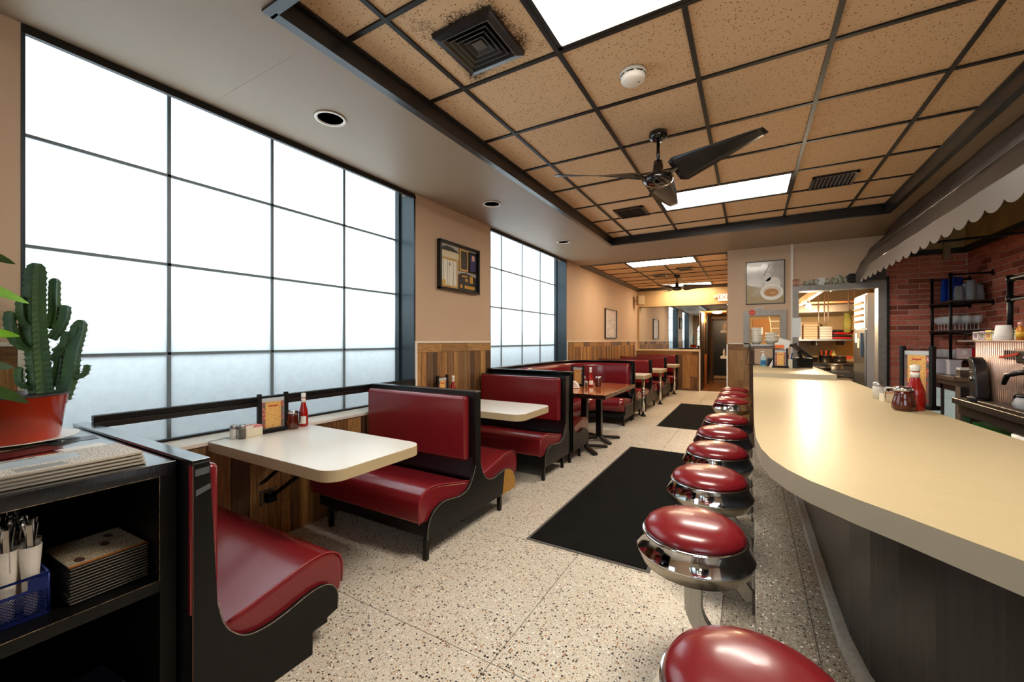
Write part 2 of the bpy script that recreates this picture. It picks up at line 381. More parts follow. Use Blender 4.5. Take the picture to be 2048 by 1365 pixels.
# ---- floor
floor = struct(MB().box(-3.1, 2.5, NY-.1, 18.2, -.12, -.004).build('floor', M_JOINT))
xs = [-2.794, -2.55, -1.74, -.93, -.12, .03]
ys = [NY] + [1.42 + .99*k for k in range(-2, 11)] 
ys = [y for y in ys if y < FY] + [FY]
SLAB = {}
for i in range(len(xs)-1):
    for j in range(len(ys)-1):
        m = M_STEP if i == 4 else M_FLOOR
        x0, x1, y0, y1 = xs[i]+.002, xs[i+1]-.002, ys[j]+.002, ys[j+1]-.002
        MB().box(x0, x1, y0, y1, -.004, 0).build('terrazzo_slab', m, floor)
M_HALL = mat('hall_tile', '#8a5a30', .18, var=(5, .4))
for j in range(7):
    for i in range(2):
        MB().box(-1.16+.44*i+.002, -1.16+.44*(i+1)-.002, FY+.9*j+.002, FY+.9*(j+1)-.002, -.004, 0).build('hall_tile', M_HALL, floor)
# behind the counter and in the kitchen: plain quarry floor
MB().box(.03, 2.35, NY, 10.6, -.004, 0).build('quarry_floor', mat('quarry', '#5b3b30', .5, var=(8, .3)), floor)

# ---- left wall
wl = MB()
wl.box(WX-.26, WX, NY, .478, 0, 2.88)
wl.box(WX-.26, WX, 2.93, 4.263, 0, 2.88)
wl.box(WX-.26, WX, 6.703, FY, 0, 2.88)
wl.box(WX-.26, WX, .478, 2.93, 0, .735)
wl.box(WX-.26, WX, 4.263, 6.703, 0, .735)
wall_left = struct(wl.build('wall_left', M_WALL))
PL = unit_box(M_PLANK, name='plank')
def plank_wall(parent, axis, off, a0, a1, z0, z1, band=True, w=.105, thick=.012, cap=True, side=1):
    """boards on a wall: axis 'x' wall plane normal x (runs along y) or 'y'. one lying board row on top, random standing boards below"""
    def put(a, b, c, d, lying):
        L, Hh = (b-a), (d-c); g = .0035; t = thick + random.uniform(-.003, .003)
        if axis == 'x':
            loc = (off + side*t/2, (a+b)/2, (c+d)/2)
            if lying: piece('plank', PL, M_PLANK, parent, loc, (t, Hh-g, L-g), (PI/2, 0, 0))
            else: piece('plank', PL, M_PLANK, parent, loc, (t, L-g, Hh-g))
        else:
            loc = ((a+b)/2, off + side*t/2, (c+d)/2)
            if lying: piece('plank', PL, M_PLANK, parent, loc, (Hh-g, t, L-g), (0, PI/2, 0))
            else: piece('plank', PL, M_PLANK, parent, loc, (L-g, t, Hh-g))
    top = z1
    if band:
        a = a0
        while a < a1 - 1e-3:
            b = min(a + random.uniform(.28, .55), a1)
            if a1 - b < .12: b = a1
            put(a, b, z1-.095, z1, True); a = b
        top = z1 - .095
    a = a0
    while a < a1 - 1e-3:
        b = min(a + w*random.uniform(.55, 1.25), a1)
        if a1 - b < .04: b = a1
        c = top
        while c > z0 + 1e-3:
            d = max(c - random.uniform(.45, 1.0), z0)
            if d - z0 < .2: d = z0
            put(a, b, d, c, False); c = d
        a = b
plank_wall(wall_left, 'x', WX, 2.955, 4.255, 0, 1.315)
plank_wall(wall_left, 'x', WX, 6.73, FY-.3, .0, 1.315, w=.11)
plank_wall(wall_left, 'x', WX, .65, 2.93, 0, .715, band=False)
plank_wall(wall_left, 'x', WX, 4.263, 6.7, .0, .715, band=False, w=.2)
plank_wall(wall_left, 'x', WX, -.6, .46, .55, 1.315)
tr = MB()
for a, b in ((2.93, 4.263), (6.703, FY), (NY, .478)): tr.box(WX, WX+.016, a, b, 1.315, 1.333)
for y in (2.93, 6.703): tr.box(WX, WX+.016, y, y+.022, .735, 1.315)
tr.box(WX, WX+.016, .458, .478, .735, 1.333)
struct(tr.build('trim_1', M_WHITE))
struct(MB().box(WX, WX+.014, 2.93, 4.263, ZS-.012, ZS).build('trim_2', M_WALL))

# ---- windows
def window(n, y0, y1, yl, zl=(.74, 1.262, 1.796, 2.329, 2.865)):
    w = MB().box(GX-.012, GX+.02, y0, y1, zl[0]-.02, zl[0]+.012).box(GX-.012, GX+.02, y0, y1, zl[-1]-.02, zl[-1])
    for y in yl: w.box(GX-.01, GX+.012, y-.009, y+.009, zl[0], zl[-1])
    for z in zl[1:-1]: w.box(GX-.01, GX+.012, y0, y1, z-.008, z+.008)
    win = struct(w.build('window_%d' % n, M_MUNTIN))
    ye = [y0] + list(yl) + [y1]
    for i in range(len(ye)-1):
        for j in range(len(zl)-1):
            MB().box(GX-.004, GX+.003, ye[i]+.006, ye[i+1]-.006, zl[j]+.006, zl[j+1]-.006).build('pane', M_GLASSF, win)
    # jambs (far side: blue-grey, with a stepped frame), head, sill
    MB().box(GX+.055, WX+.001, y1-.012, y1+.012, .74, ZS).build('jamb', M_BLUEGREY, win)
    MB().box(GX-.012, GX+.05, y1-.035, y1+.012, .74, 2.87).build('jamb_frame', M_BLUEGREY, win)
    MB().box(GX-.012, WX+.001, y0-.01, y0+.004, .74, ZS).build('jamb', M_BLUEGREY, win)
    MB().box(WX-.022, WX+.004, y0-.006, y1+.014, ZS-.04, ZS).build('head_trim', M_TBAR, win)
    MB().box(GX-.02, WX-.02, y0, y1, 2.862, 2.88).build('head', M_TBAR, win)
    MB().box(GX-.01, WX+.022, y0, y1, .716, .738).build('sill', M_WHITE, win, bevel=.003)
    MB().box(GX+.02, GX+.03, y0, y1, .738, .75).build('sill_gasket', M_TBAR, win)
    return win
window(1, .478, 2.93, (1.082, 1.694, 2.306))
window(2, 4.263, 6.703, (4.874, 5.482, 6.098))

# ---- right wall with bricks, brick part of the back wall
wall_right = struct(MB().box(RX, RX+.2, NY, BY+.2, 0, 2.88).build('wall_right', M_MORTAR))
BK = unit_box(M_BRICK, name='brick')
def bricks(parent, axis, off, a0, a1, z0, z1, side, bl=.203, bh=.057, j=.0105, flip=False):
    z = z0; row = 0
    while z < z1 - .02:
        a = a0 - (bl+j)/2*(row % 2)
        while a < a1:
            s, e = max(a, a0), min(a+bl, a1)
            if e - s > .03:
                t = .012 + random.uniform(-.003, .003)
                h = min(bh, z1-z)
                if axis == 'x': piece('brick', BK, M_BRICK, parent, (off + side*t/2, (s+e)/2, z+h/2), (t, e-s, h))
                else: piece('brick', BK, M_BRICK, parent, ((s+e)/2, off + side*t/2, z+h/2), (e-s, t, h))
            a += bl + j
        z += bh + j; row += 1
bricks(wall_right, 'x', RX, 5.6, BY-.012, .74, 2.47, -1)
wb = MB()
wb.box(-.305, .0, BY, BY+.12, 0, ZS+.1).box(.0, .385, BY, BY+.12, 1.71, ZS+.1).box(.0, .385, BY, BY+.12, 0, 1.27).box(.385, .60, BY, BY+.12, 0, ZS+.1)
wb.box(.60, 1.49, BY, BY+.12, 2.05, ZS+.1).box(1.49, RX, BY, BY+.12, 0, ZS+.1)
wall_back = struct(wb.build('wall_back', M_WALL))
MB().box(1.58, RX, BY-.002, BY, 0, 2.47).build('mortar_bed', M_MORTAR, wall_back)
bricks(wall_back, 'y', BY, 1.585, RX-.014, .6, 2.47, -1)
plank_wall(wall_back, 'y', BY, -.30, .06, 0, 1.285, side=-1)
struct(MB().box(-.318, -.298, BY-.03, BY+.12, 0, 1.30).box(-.318, .02, BY-.03, BY-.012, 1.285, 1.30).box(.518, .548, BY-.012, BY, 1.0, ZS).build('trim_3', M_WHITE))
# black cornice over the bricks and a cream boxed beam above it
struct(MB().box(1.575, RX, BY-.06, BY, 2.44, 2.50).box(RX-.07, RX, 1.5, BY, 2.44, 2.50).build('trim_4', M_TBAR))
struct(MB().box(1.575, RX, BY-.03, BY, 2.50, ZS).box(RX-.04, RX, 1.5, BY, 2.50, ZS).build('trim_5', mat('cream_board', '#b79a68', .6, var=(4, .3))))
MB().box(2.10, 2.155, BY-.11, BY-.06, 2.36, 2.68).build('conduit', mat('conduit_paint', '#8f7d62', .6), wall_right)
# black panel beside the kitchen door, above head height
struct(MB().box(1.575, 1.60, BY-.035, BY, 0, 2.2).build('trim_6', M_TBAR))

# ---- hall wall between the dining room and the kitchen, the far wall, half wall and hall
struct(MB().box(-.305, -.18, BY+.12, FY, 0, 2.9).build('wall_hall', M_WALL))
wall_far = MB().box(WX-.2, -1.16, FY, FY+.12, 0, 2.9).box(-1.16, -.18, FY, FY+.12, 2.12, 2.9)
wall_far = struct(wall_far.build('wall_far', mat('far_paint', '#c9a878', .6, var=(3, .05))))
half = struct(MB().box(WX, -1.15, FY-.13, FY, 0, 1.05).build('wall_half', M_PLANK))
plank_wall(half, 'y', FY-.13, -2.78, -1.155, .05, 1.045, side=-1, w=.13)
MB().box(WX, -1.14, FY-.16, FY, 1.05, 1.095).build('ledge', mat('cream_ledge', '#e0c79e', .4), half, bevel=.004)
MB().box(-1.165, -1.143, FY-.15, FY+.02, 0, 1.05).build('corner_bead', M_WHITE, half)
MB().box(WX, -1.165, FY-.155, FY-.14, 0, .05).build('base_board', M_PLANK, half)
# hall behind
wh = MB().box(-1.28, -1.17, FY+.12, 16, 0, 2.5).box(-.53, -.18, FY+.12, 16, 0, 2.5).box(-1.28, -.18, 15.9, 16.0, 0, 2.5)
wall_passage = struct(wh.build('wall_passage', mat('hall_paint', '#8f6a44', .5)))
struct(MB().box(-1.28, -.18, FY+.12, 16, 2.18, 2.3).build('ceiling_passage', mat('hall_ceiling', '#8f6236', .6)))
d = struct(MB().box(-1.10, -.56, 15.84, 15.9, .12, 2.03).build('door_2', mat('black_door', '#0b0a09', .35)))
MB().box(-1.08, -.58, 15.825, 15.84, .02, .12).build('kick_plate', mat('pale_board', '#b89c7a', .6), d)
MB().box(-1.15, -1.10, 15.8, 15.9, 0, 2.08).box(-1.15, -.54, 15.8, 15.9, 2.03, 2.08).build('door_frame', mat('brown_frame', '#3b2312', .5), d)
# arched niche on the hall's left wall with a dark opening behind a light wooden arch
arch = [(13.0, .02)] + [(13.0, 1.7)] + [(13.45-.45*math.cos(a), 1.7+.30*math.sin(a)) for a in [PI*k/10 for k in range(11)]] + [(13.9, 1.7), (13.9, .02)]
inner = [(13.12, .95)] + [(13.12, 1.66)] + [(13.45-.33*math.cos(a), 1.68+.22*math.sin(a)) for a in [PI*k/10 for k in range(11)]] + [(13.78, 1.66), (13.78, .95)]
dd = struct(MB().prism(arch, 'x', -1.17, -1.145).build('door_3', mat('orange_wood', '#a86c34', .4)))
MB().prism(inner, 'x', -1.144, -1.138).build('arch_glass', mat('dark_glass', '#0c0806', .1), dd)
MB().box(-1.17, -1.13, FY+.12, 12.9, 0, 2.1).box(-1.17, -1.13, 14.0, 14.6, 0, 2.1).build('dark_panel', mat('dark_panel', '#0d0a08', .4), wall_passage)

# ---- mirror over the half wall and over the hall opening
mirror = thing('wall_mirror', 'wide frameless mirror above the wooden half wall reflecting the front windows', 'mirror', (0, FY, 0))
MM = mat('mirror', '#dfe3df', .01, 1)
MB().box(WX+.06, -1.165, -.012, -.002, 1.1, 2.27).build('mirror_sheet', MM, mirror)
MB().box(-1.16, -.18, -.012, -.002, 2.14, 2.27).build('mirror_sheet', MM, mirror)
MB().box(WX+.05, -.18, -.02, -.002, 2.27, 2.29).build('top_channel', mat('bronze_strip', '#3a2412', .4), mirror)
MB().box(WX+.045, WX+.06, -.02, -.002, 1.095, 2.27).build('side_channel', mat('pale_strip', '#c8b08a', .4), mirror)

# ---- front wall behind the camera with an arched window (seen in the mirror)
wf = MB().box(WX-.2, -2.57, NY-.15, NY, 0, 2.9).box(-1.73, .2, NY-.15, NY, 0, 2.9).box(2.1, 2.5, NY-.15, NY, 0, 2.9).box(.2, 2.1, NY-.15, NY, 0, 1.1).box(.2, 2.1, NY-.15, NY, 2.6, 2.9).box(-2.57, -1.73, NY-.15, NY, 0, .9).box(-2.57, -1.73, NY-.15, NY, 2.35, 2.9)
wall_front = struct(wf.build('wall_front', M_WALL))
sp = [(-2.57, 1.93), (-2.57, 2.36), (-1.73, 2.36), (-1.73, 1.93)] + [(-2.15+.42*math.cos(a), 1.93+.42*math.sin(a)) for a in [PI*k/14 for k in range(1, 14)]]
MB().prism(sp, 'y', NY-.15, NY).build('arch_spandrel', M_WALL, wall_front)
w3 = struct(MB().box(-2.57, -1.73, NY-.09, NY-.06, 1.83, 1.87).box(-2.165, -2.135, NY-.09, NY-.06, .9, 2.35).build('window_3', M_MUNTIN))
for a, b in ((-2.57, -2.165), (-2.135, -1.73)):
    for c, e in ((.9, 1.83), (1.87, 2.35)):
        MB().box(a, b, NY-.08, NY-.07, c, e).build('pane', M_GLASSF, w3)

w_fill = struct(MB().box(.2, .24, NY-.1, NY-.05, 1.1, 2.6).box(2.06, 2.1, NY-.1, NY-.05, 1.1, 2.6).box(1.13, 1.17, NY-.1, NY-.05, 1.1, 2.6).box(.2, 2.1, NY-.1, NY-.05, 1.1, 1.14).box(.2, 2.1, NY-.1, NY-.05, 2.56, 2.6).build('window_5', M_MUNTIN))  # added window out of view, put in to light the back wall
for a, b in ((.24, 1.13), (1.17, 2.06)): MB().box(a, b, NY-.08, NY-.07, 1.14, 2.56).build('pane', M_GLASSF, w_fill)

# ================================================================== CEILING
TX0, TX1, TY0, TY1 = -1.76, 1.30, 1.0, 5.95
AX0, AX1, AY0, AY1, AZ, AS = WX, -.32, 7.37, FY, 2.80, 2.751
ceiling = struct(MB().box(WX-.3, 2.6, NY-.2, 12.0, 2.93, 3.02).build('ceiling', M_SOFFIT))
so = MB()
DLY = (1.66, 3.535, 5.414)
so.box(WX-.02, -2.4, NY, BY+.1, ZS, 2.93).box(-2.2, TX0, NY, BY+.1, ZS, 2.93)
ya = NY
for yd in DLY: so.box(-2.4, -2.2, ya, yd-.1, ZS, 2.93); ya = yd+.1
so.box(-2.4, -2.2, ya, BY+.1, ZS, 2.93)
for yd in DLY:      # plates with a round opening for each downlight
    v = []; n = 40
    for k in range(n):
        a = 2*PI*k/n + PI/4; c_, s_ = math.cos(a), math.sin(a); q = .1/max(abs(c_), abs(s_))
        v += [(-2.3+q*c_, yd+q*s_, ZS), (-2.3+.078*c_, yd+.078*s_, ZS)]
    so.add(v, [(2*k, 2*k+1, (2*k+3) % (2*n), (2*k+2) % (2*n)) for k in range(n)])
so.box(TX1, RX+.02, NY, BY+.1, ZS, 2.93).box(TX0, TX1, NY, TY0, ZS, 2.93).box(TX0, TX1, TY1, BY+.1, ZS, 2.93)
so.build('soffit', M_SOFFIT, ceiling)
s2 = MB().box(AX0, AX1, BY+.1, AY0, ZS, 2.93).box(AX1, -.18, BY+.1, FY, ZS-.02, 2.93)
s2.build('soffit', M_SOFFIT, ceiling)
# drywall seams of the soffit
MB().box(WX, TX0, 4.62, 4.624, ZS-.0006, ZS).box(WX, TX0-.2, 1.2, 1.2015, ZS-.0006, ZS).build('soffit_seam', mat('seam', '#9c836a', .7), ceiling)
# black angle trim around both trays
def tray_trim(n, x0, x1, y0, y1, zb, zt, fl=.035):
    t = MB()
    for (a, b, c, e) in ((x0-fl, x1+fl, y0-fl, y0+.012), (x0-fl, x1+fl, y1-.012, y1+fl)): t.box(a, b, c, e, zb-.012, zb)
    for (a, b, c, e) in ((x0-fl, x0+.012, y0, y1), (x1-.012, x1+fl, y0, y1)): t.box(a, b, c, e, zb-.012, zb)
    t.box(x0, x0+.012, y0, y1, zb, zt).box(x1-.012, x1, y0, y1, zb, zt).box(x0, x1, y0, y0+.012, zb, zt).box(x0, x1, y1-.012, y1, zb, zt)
    t.box(x0, x0+.03, y0, y1, zt-.012, zt).box(x1-.03, x1, y0, y1, zt-.012, zt).box(x0, x1, y0, y0+.03, zt-.012, zt).box(x0, x1, y1-.03, y1, zt-.012, zt)
    return struct(t.build('trim_%d' % n, mat('black_trim', '#17191c', .32, coat=.2)))
tray_trim(7, TX0, TX1, TY0, TY1, ZS, ZC)
cv = MB().prism([(WX, ZS-.01), (WX+.012, ZS-.01), (WX+.105, AZ-.012), (WX+.105, AZ), (WX, AZ)], 'y', AY0, FY)
cv.prism([(FY, ZS-.01), (FY-.012, ZS-.01), (FY-.105, AZ-.012), (FY-.105, AZ), (FY, AZ)], 'x', WX, AX1)
cv.box(WX, AX1, AY0-.015, AY0+.012, ZS-.006, AZ).box(AX1-.015, AX1+.012, AY0, FY, ZS-.026, AZ)
struct(cv.build('trim_8', MATS['black_trim']))
def grid_and_tiles(gx, gy, x0, x1, y0, y1, z, skip, soot=()):
    g = MB()
    for x in gx:
        ya = y0
        for (a, b, c, e) in sorted([q for q in skip if q[0]+.02 < x < q[1]-.02], key=lambda q: q[2]): g.box(x-.012, x+.012, ya, c, z-.006, z+.012); ya = e
        g.box(x-.012, x+.012, ya, y1, z-.006, z+.012)
    for y in gy: g.box(x0, x1, y-.012, y+.012, z-.0055, z+.0125)
    g.build('ceiling_grid', M_TBAR, ceiling)
    X = [x0] + list(gx) + [x1]; Y = [y0] + list(gy) + [y1]
    for i in range(len(X)-1):
        for j in range(len(Y)-1):
            if X[i+1]-X[i] < .05 or Y[j+1]-Y[j] < .05: continue
            cx, cy = (X[i]+X[i+1])/2, (Y[j]+Y[j+1])/2
            if any(a < cx < b and c < cy < e for a, b, c, e in skip): continue
            m = M_TILE_S if any(abs(cx-a) < .7 and abs(cy-b) < .45 for a, b in soot) else M_TILE
            MB().box(X[i]+.004, X[i+1]-.004, Y[j]+.004, Y[j+1]-.004, z+.004+random.uniform(0, .002), z+.02).build('ceiling_tile', m, ceiling)
GXL = [-1.475, -.865, -.255, .355, .965]; GYL = [1.355+.61*k for k in range(8)]
L1 = (-.865, .355, 1.355, 1.965); L2 = (-.865, .355, 4.405, 5.015)
grid_and_tiles(GXL, GYL, TX0, TX1, TY0, TY1, ZC, (L1, L2), soot=((-1.18, 1.70),))
GX2 = [-2.05, -1.44, -.83]
L3 = (-2.05, -.83, 7.70, 8.31); L4 = (-2.05, -.83, 11.22, 11.80)
GY2 = [7.70, 8.31, 8.92, 9.53, 10.14, 10.75, 11.22, 11.80]
grid_and_tiles(GX2, GY2, AX0, AX1, AY0, AY1, AZ, (L3, L4))

# ---- fluorescent panels
M_DIFF2 = mat('lit_diffuser_warm', '#ffe6c0', .5, emit=TROFFER*.8, ecol='#ffe8c6')
M_DIFF = mat('lit_diffuser', '#fff6ec', .5, emit=TROFFER, ecol='#fff5e8')
def troffer(b, z, label, md=None):
    x0, x1, y0, y1 = b; t = thing('ceiling_light', label, 'ceiling light', ((x0+x1)/2, (y0+y1)/2, z), 0, 'fluorescent ceiling panels')
    w, h = (x1-x0)/2-.013, (y1-y0)/2-.013
    f = MB().box(-w, w, -h, -h+.022, -.004, .03).box(-w, w, h-.022, h, -.004, .03).box(-w, -w+.022, -h, h, -.004, .03).box(w-.022, w, -h, h, -.004, .03)
    f.build('frame', M_TBAR, t)
    MB().box(-w+.02, w-.02, -h+.02, h-.02, .004, .014).build('diffuser', md or M_DIFF, t)
troffer(L1, ZC, 'bright fluorescent ceiling panel cut by the top edge of the picture')
troffer(L2, ZC, 'bright fluorescent ceiling panel behind the near ceiling fan')
troffer(L3, AZ, 'bright fluorescent ceiling panel at the start of the rear dining area', M_DIFF2)
troffer(L4, AZ, 'fluorescent ceiling panel farthest back behind the rear fan', M_DIFF2)

# ---- vents
M_VENT = mat('vent_black', '#141318', .3, coat=.2)
def diffuser_vent(x, y, z, s, label):
    t = thing('ceiling_vent', label, 'vent', (x, y, z))
    MB().box(-s/2+.01, s/2-.01, -s/2+.01, s/2-.01, -.004, .003).build('duct_plate', mat('duct_black', '#050505', .8), t)
    def ring(name, o, i, zo, zi, m):
        v = [(-o,-o,zo),(o,-o,zo),(o,o,zo),(-o,o,zo),(-i,-i,zi),(i,-i,zi),(i,i,zi),(-i,i,zi)]
        return MB().add(v, [(0,4,5,1),(1,5,6,2),(2,6,7,3),(3,7,4,0)]).build(name, m, t, solid=.002)
    ring('outer_frame', s/2, s/2-.006, -.002, -.024, M_VENT); ring('outer_lip', s/2-.006, s/2-.034, -.024, -.030, M_VENT)
    for k in range(4):
        o = s/2-.036-.027*k; ring('louvre_ring', o, o-.024, -.030+.003*k, -.008, M_VENT)
        ring('louvre_edge', o+.001, o-.0015, -.0315+.003*k, -.0315+.003*k, mat('vent_edge', '#6d675f', .4))
    MB().box(-.03, .03, -.03, .03, -.016, -.012).build('centre_plate', mat('vent_grey', '#57514a', .4), t)
diffuser_vent(-1.18, 1.70, ZC, .34, 'large square black air vent with soot on the tiles around it')
def grille(x, y, z, w, h, label, rz=0, n=9):
    t = thing('ceiling_vent', label, 'vent', (x, y, z), rz)
    f = MB().box(-w/2, w/2, -h/2, -h/2+.025, -.014, .0).box(-w/2, w/2, h/2-.025, h/2, -.014, .0).box(-w/2, -w/2+.025, -h/2, h/2, -.014, .0).box(w/2-.025, w/2, -h/2, h/2, -.014, .0)
    f.build('frame', M_VENT, t)
    MB().box(-w/2+.02, w/2-.02, -h/2+.02, h/2-.02, -.002, 0).build('duct_plate', mat('duct_black', '#050505', .8), t)
    for k in range(n):
        xx = -w/2+.03 + (w-.06)*(k+.5)/n
        MB().bar((xx, -h/2+.02, -.008), (xx, h/2-.02, -.008), .016, .002, up=(.6, 0, .8)).build('slat', M_VENT, t)
grille(-1.2, 4.84, ZC, .33, .36, 'small black slatted vent left of the far ceiling panel')
grille(.67, 4.83, ZC, .34, .36, 'black slatted ceiling vent right of the far ceiling panel')
grille(-1.135, 8.96, AZ, .30, .36, 'small vent just behind the rear ceiling panel near the rear fan')
grille(-1.745, 9.6, AZ, .30, .36, 'small vent left of the rear ceiling fan')

# ---- smoke detector, downlights
t = thing('smoke_detector', 'round white smoke detector on the tiled ceiling', 'smoke detector', (-.568, 2.326, ZC))
MB().lathe([(.072, 0), (.074, -.012), (.070, -.018)], n=32).build('base', M_WHITEP, t)
MB().lathe([(.064, -.018), (.068, -.026), (.066, -.042), (.055, -.052), (0, -.055)], n=32).build('cover', mat('detector_white', '#efe8dc', .4), t)
for k in range(8):
    a = 2*PI*k/8; MB().cbox((0, 0, 0), (.004, .034, .005)).build('slot', M_BLACKP, t, loc=(.067*math.cos(a), .067*math.sin(a), -.023), rot=(0, 0, a))
MB().lathe([(.006, -.053), (.006, -.056), (0, -.056)], c=(.03, .01, 0), n=10).build('test_button', mat('grey_plastic', '#9b968d', .5), t)
for i, (y, lb) in enumerate(((1.66, 'unlit round recessed downlight nearest the camera in the soffit'), (3.535, 'unlit round recessed downlight above the framed awards'), (5.414, 'unlit round recessed downlight above the second window'))):
    t = thing('downlight', lb, 'downlight', (-2.30, y, ZS), 0, 'recessed downlights in the window soffit')
    MB().lathe([(.088, 0), (.094, -.004), (.094, -.007), (.078, -.007), (.076, 0)], n=32).build('trim_ring', M_WHITE, t)
    MB().lathe([(.0775, .0), (.077, .05), (.07, .12), (.0, .12)], n=32).build('baffle', mat('baffle', '#0b0a10', .35), t)
    MB().lathe([(.0, .045), (.03, .05), (.045, .075), (.03, .11), (0, .118)], n=20).build('bulb', mat('bulb_glass', '#b8a78f', .15), t)
# ================================================================== BOOTHS (left side)
XI, XO = -2.76, -1.68      # wall side and aisle side of the benches
# cushion profile in (y from the bench back, z): positive = towards the sitter
SEAT = [(.05, .235), (.05, .34), (.10, .358), (.17, .372), (.25, .39), (.33, .408), (.41, .425), (.48, .43), (.53, .418), (.565, .395), (.582, .36), (.585, .31), (.578, .235), (.50, .225)]
PANEL_TOP = [(.03, .97), (.033, .452), (.05, .40), (.083, .345), (.12, .315), (.16, .30), (.22, .295), (.29, .305), (.36, .315), (.42, .308), (.47, .285), (.505, .25), (.525, .21), (.53, .15), (.527, .128)]
PANEL_TOP = PANEL_TOP[:1] + cr(PANEL_TOP[1:], 3)
SEAT = SEAT[:1] + cr(SEAT[1:13], 2) + SEAT[13:]
def bench_side(root, s, x0, x1, back=True, seat=True, y0=0.0, zb=.485, zt=.945, xin=.05):
    """one sitting side of a bench: s = +1 sits towards +y, -1 towards -y"""
    if seat:
        prof = [(y0+s*y, z) for y, z in SEAT]
        c = MB().prism(prof, 'x', x0, x1-.022, smooth=True).build('seat_cushion', M_VINYL, root, bevel=.018, segs=3, ang=50)
        top = [(y0+s*y, z) for y, z in SEAT[1:-1]]
        MB().tube([(x1-.024, y*1.0, z+.002) for y, z in top], .0045, 6).build('piping', M_PIPING, c)
        MB().box(x0, x1-.03, *sorted((y0+s*.03, y0+s*.50)), .125, .228).build('seat_base', M_BLACKW, root)
    if back:
        b = MB(); n = 8
        bx0, bx1 = x0+.02, x1-xin
        ya, yb = y0+s*.028, y0+s*.088
        b.box(bx0, bx1, *sorted((ya, yb)), zb, zt)
        b.build('backrest_cushion', M_VINYL, root, bevel=.026, segs=4, ang=50)
def end_panel_poly(sides, zt=.97, t=.028, cut=None):
    """outline of the plywood end panel; sides: (+1,-1) both, or one"""
    R = [(y, min(z, zt) if z < .9 else zt) for y, z in PANEL_TOP]
    out = []
    if 1 in sides: out += [(y, z) for y, z in R]
    else: out += [(t, zt), (t, .125)]
    if -1 in sides: out += [(-y, z) for y, z in reversed(R)]
    else: out += [(-t, .125), (-t, zt)]
    return out
def bench_legs(root, xs, ys, h=.128, w=.028):
    for x in xs:
        for y in ys: MB().box(x-w/2, x+w/2, y-w/2, y+w/2, 0, h).build('leg', M_BLACKW, root)
def double_bench(yc, label, zt=.97, patch=False, group='booth benches'):
    t = thing('booth_bench', label, 'booth bench', (0, yc, 0), 0, group)
    MB().box(XI, XO-.022, -.028, .028, .125, zt-.004).build('back_panel', M_BLACK, t)
    MB().box(XI, XO-.002, -.034, .034, zt-.004, zt+.008).build('cap_rail', M_BLACK, t, bevel=.003)
    bench_side(t, -1, XI, XO); bench_side(t, 1, XI, XO)
    p = MB().prism(end_panel_poly((1, -1), zt), 'x', XO-.022, XO).build('end_panel', M_BLACKW, t, bevel=.003, ang=50)
    edge = [(XO-.001, y, z+.0006) for y, z in PANEL_TOP[1:-1]]
    MB().tube([(x, -y, z) for x, y, z in edge], .0022, 5).build('worn_edge', M_EDGE, p)
    MB().tube(edge, .0022, 5).build('worn_edge', M_EDGE, p)
    MB().tube([(XO-.002, -.032, zt+.004), (XO-.002, .032, zt+.004)], .0025, 5).build('worn_edge', M_EDGE, p)
    if patch:
        MB().prism([(.365, .314), (.42, .306), (.47, .283), (.505, .248), (.525, .208), (.527, .13), (.33, .13)], 'x', XO, XO+.0015).build('bare_patch', M_PLY, p)['label'] = 'patch of bare yellow plywood'
    bench_legs(t, (XO-.03, XI+.15), (-.515, .33))
    return t
double_bench(2.405, 'double red booth bench between the two white tables with a bare plywood patch', patch=True)

# ---- nearest bench (only sits towards the window table), on a closed plinth
XA = -1.61
t = thing('booth_bench', 'nearest red booth bench backing onto the black bookcase', 'booth bench', (0, .668, 0), 0, 'booth benches')
MB().box(-2.85, XA-.02, -.024, .024, .0, .925).build('back_panel', M_BLACK, t)
MB().box(-2.85, XA, -.027, .027, .925, .937).build('cap_rail', M_TOPB, t, bevel=.002)
prof = [(y*.98, z-.045 if z < .3 else z-.038) for y, z in SEAT]
c = MB().prism(prof, 'x', -2.75, XA-.022, smooth=True).build('seat_cushion', M_VINYL, t, bevel=.018, segs=3, ang=50)
MB().tube([(XA-.026, y, z+.001) for y, z in prof[3:-2]], .0045, 6).build('piping', M_PIPING, c)
MB().box(-2.75, XA-.03, .024, .50, .075, .18).build('seat_base', M_BLACKW, t)
MB().box(-2.73, XA-.03, .022, .068, .44, .905).build('backrest_cushion', M_VINYL, t, bevel=.02, segs=4, ang=50)
MB().box(XA-.016, XA-.003, -.031, -.026, .42, .92).build('backrest_edge', M_VINYL, t)
poly = [(-.024, .925), (-.024, 0), (.41, 0), (.41, .10), (.53, .128), (.533, .19), (.515, .235), (.48, .262), (.43, .27), (.37, .262), (.30, .245), (.22, .235), (.15, .245), (.10, .285), (.068, .34), (.05, .42), (.026, .925)]
poly = poly[:4] + cr(poly[4:16], 3) + poly[16:]
p = MB().prism(poly, 'x', XA-.022, XA).build('end_panel', M_BLACKW, t, bevel=.003, ang=50)
MB().tube([(XA-.001, y, z+.0006) for y, z in poly[4:-1]], .0024, 5).build('worn_edge', M_EDGE, p)
MB().tube([(XA-.001, -.0245, .01), (XA-.001, -.0245, .92)], .0016, 5).build('worn_edge', mat('worn_red_edge', '#6d3f2a', .6), p)
MT = mat('clear_tape', '#5a5c5e', .2, spec=.8)
MB().prism([(-.018, .905), (.024, .908), (.024, .885), (-.018, .882)], 'x', XA, XA+.0006).build('tape', MT, p)
MB().prism([(-.016, .835), (.027, .848), (.027, .83), (-.016, .815)], 'x', XA, XA+.0006).build('tape', MT, p)

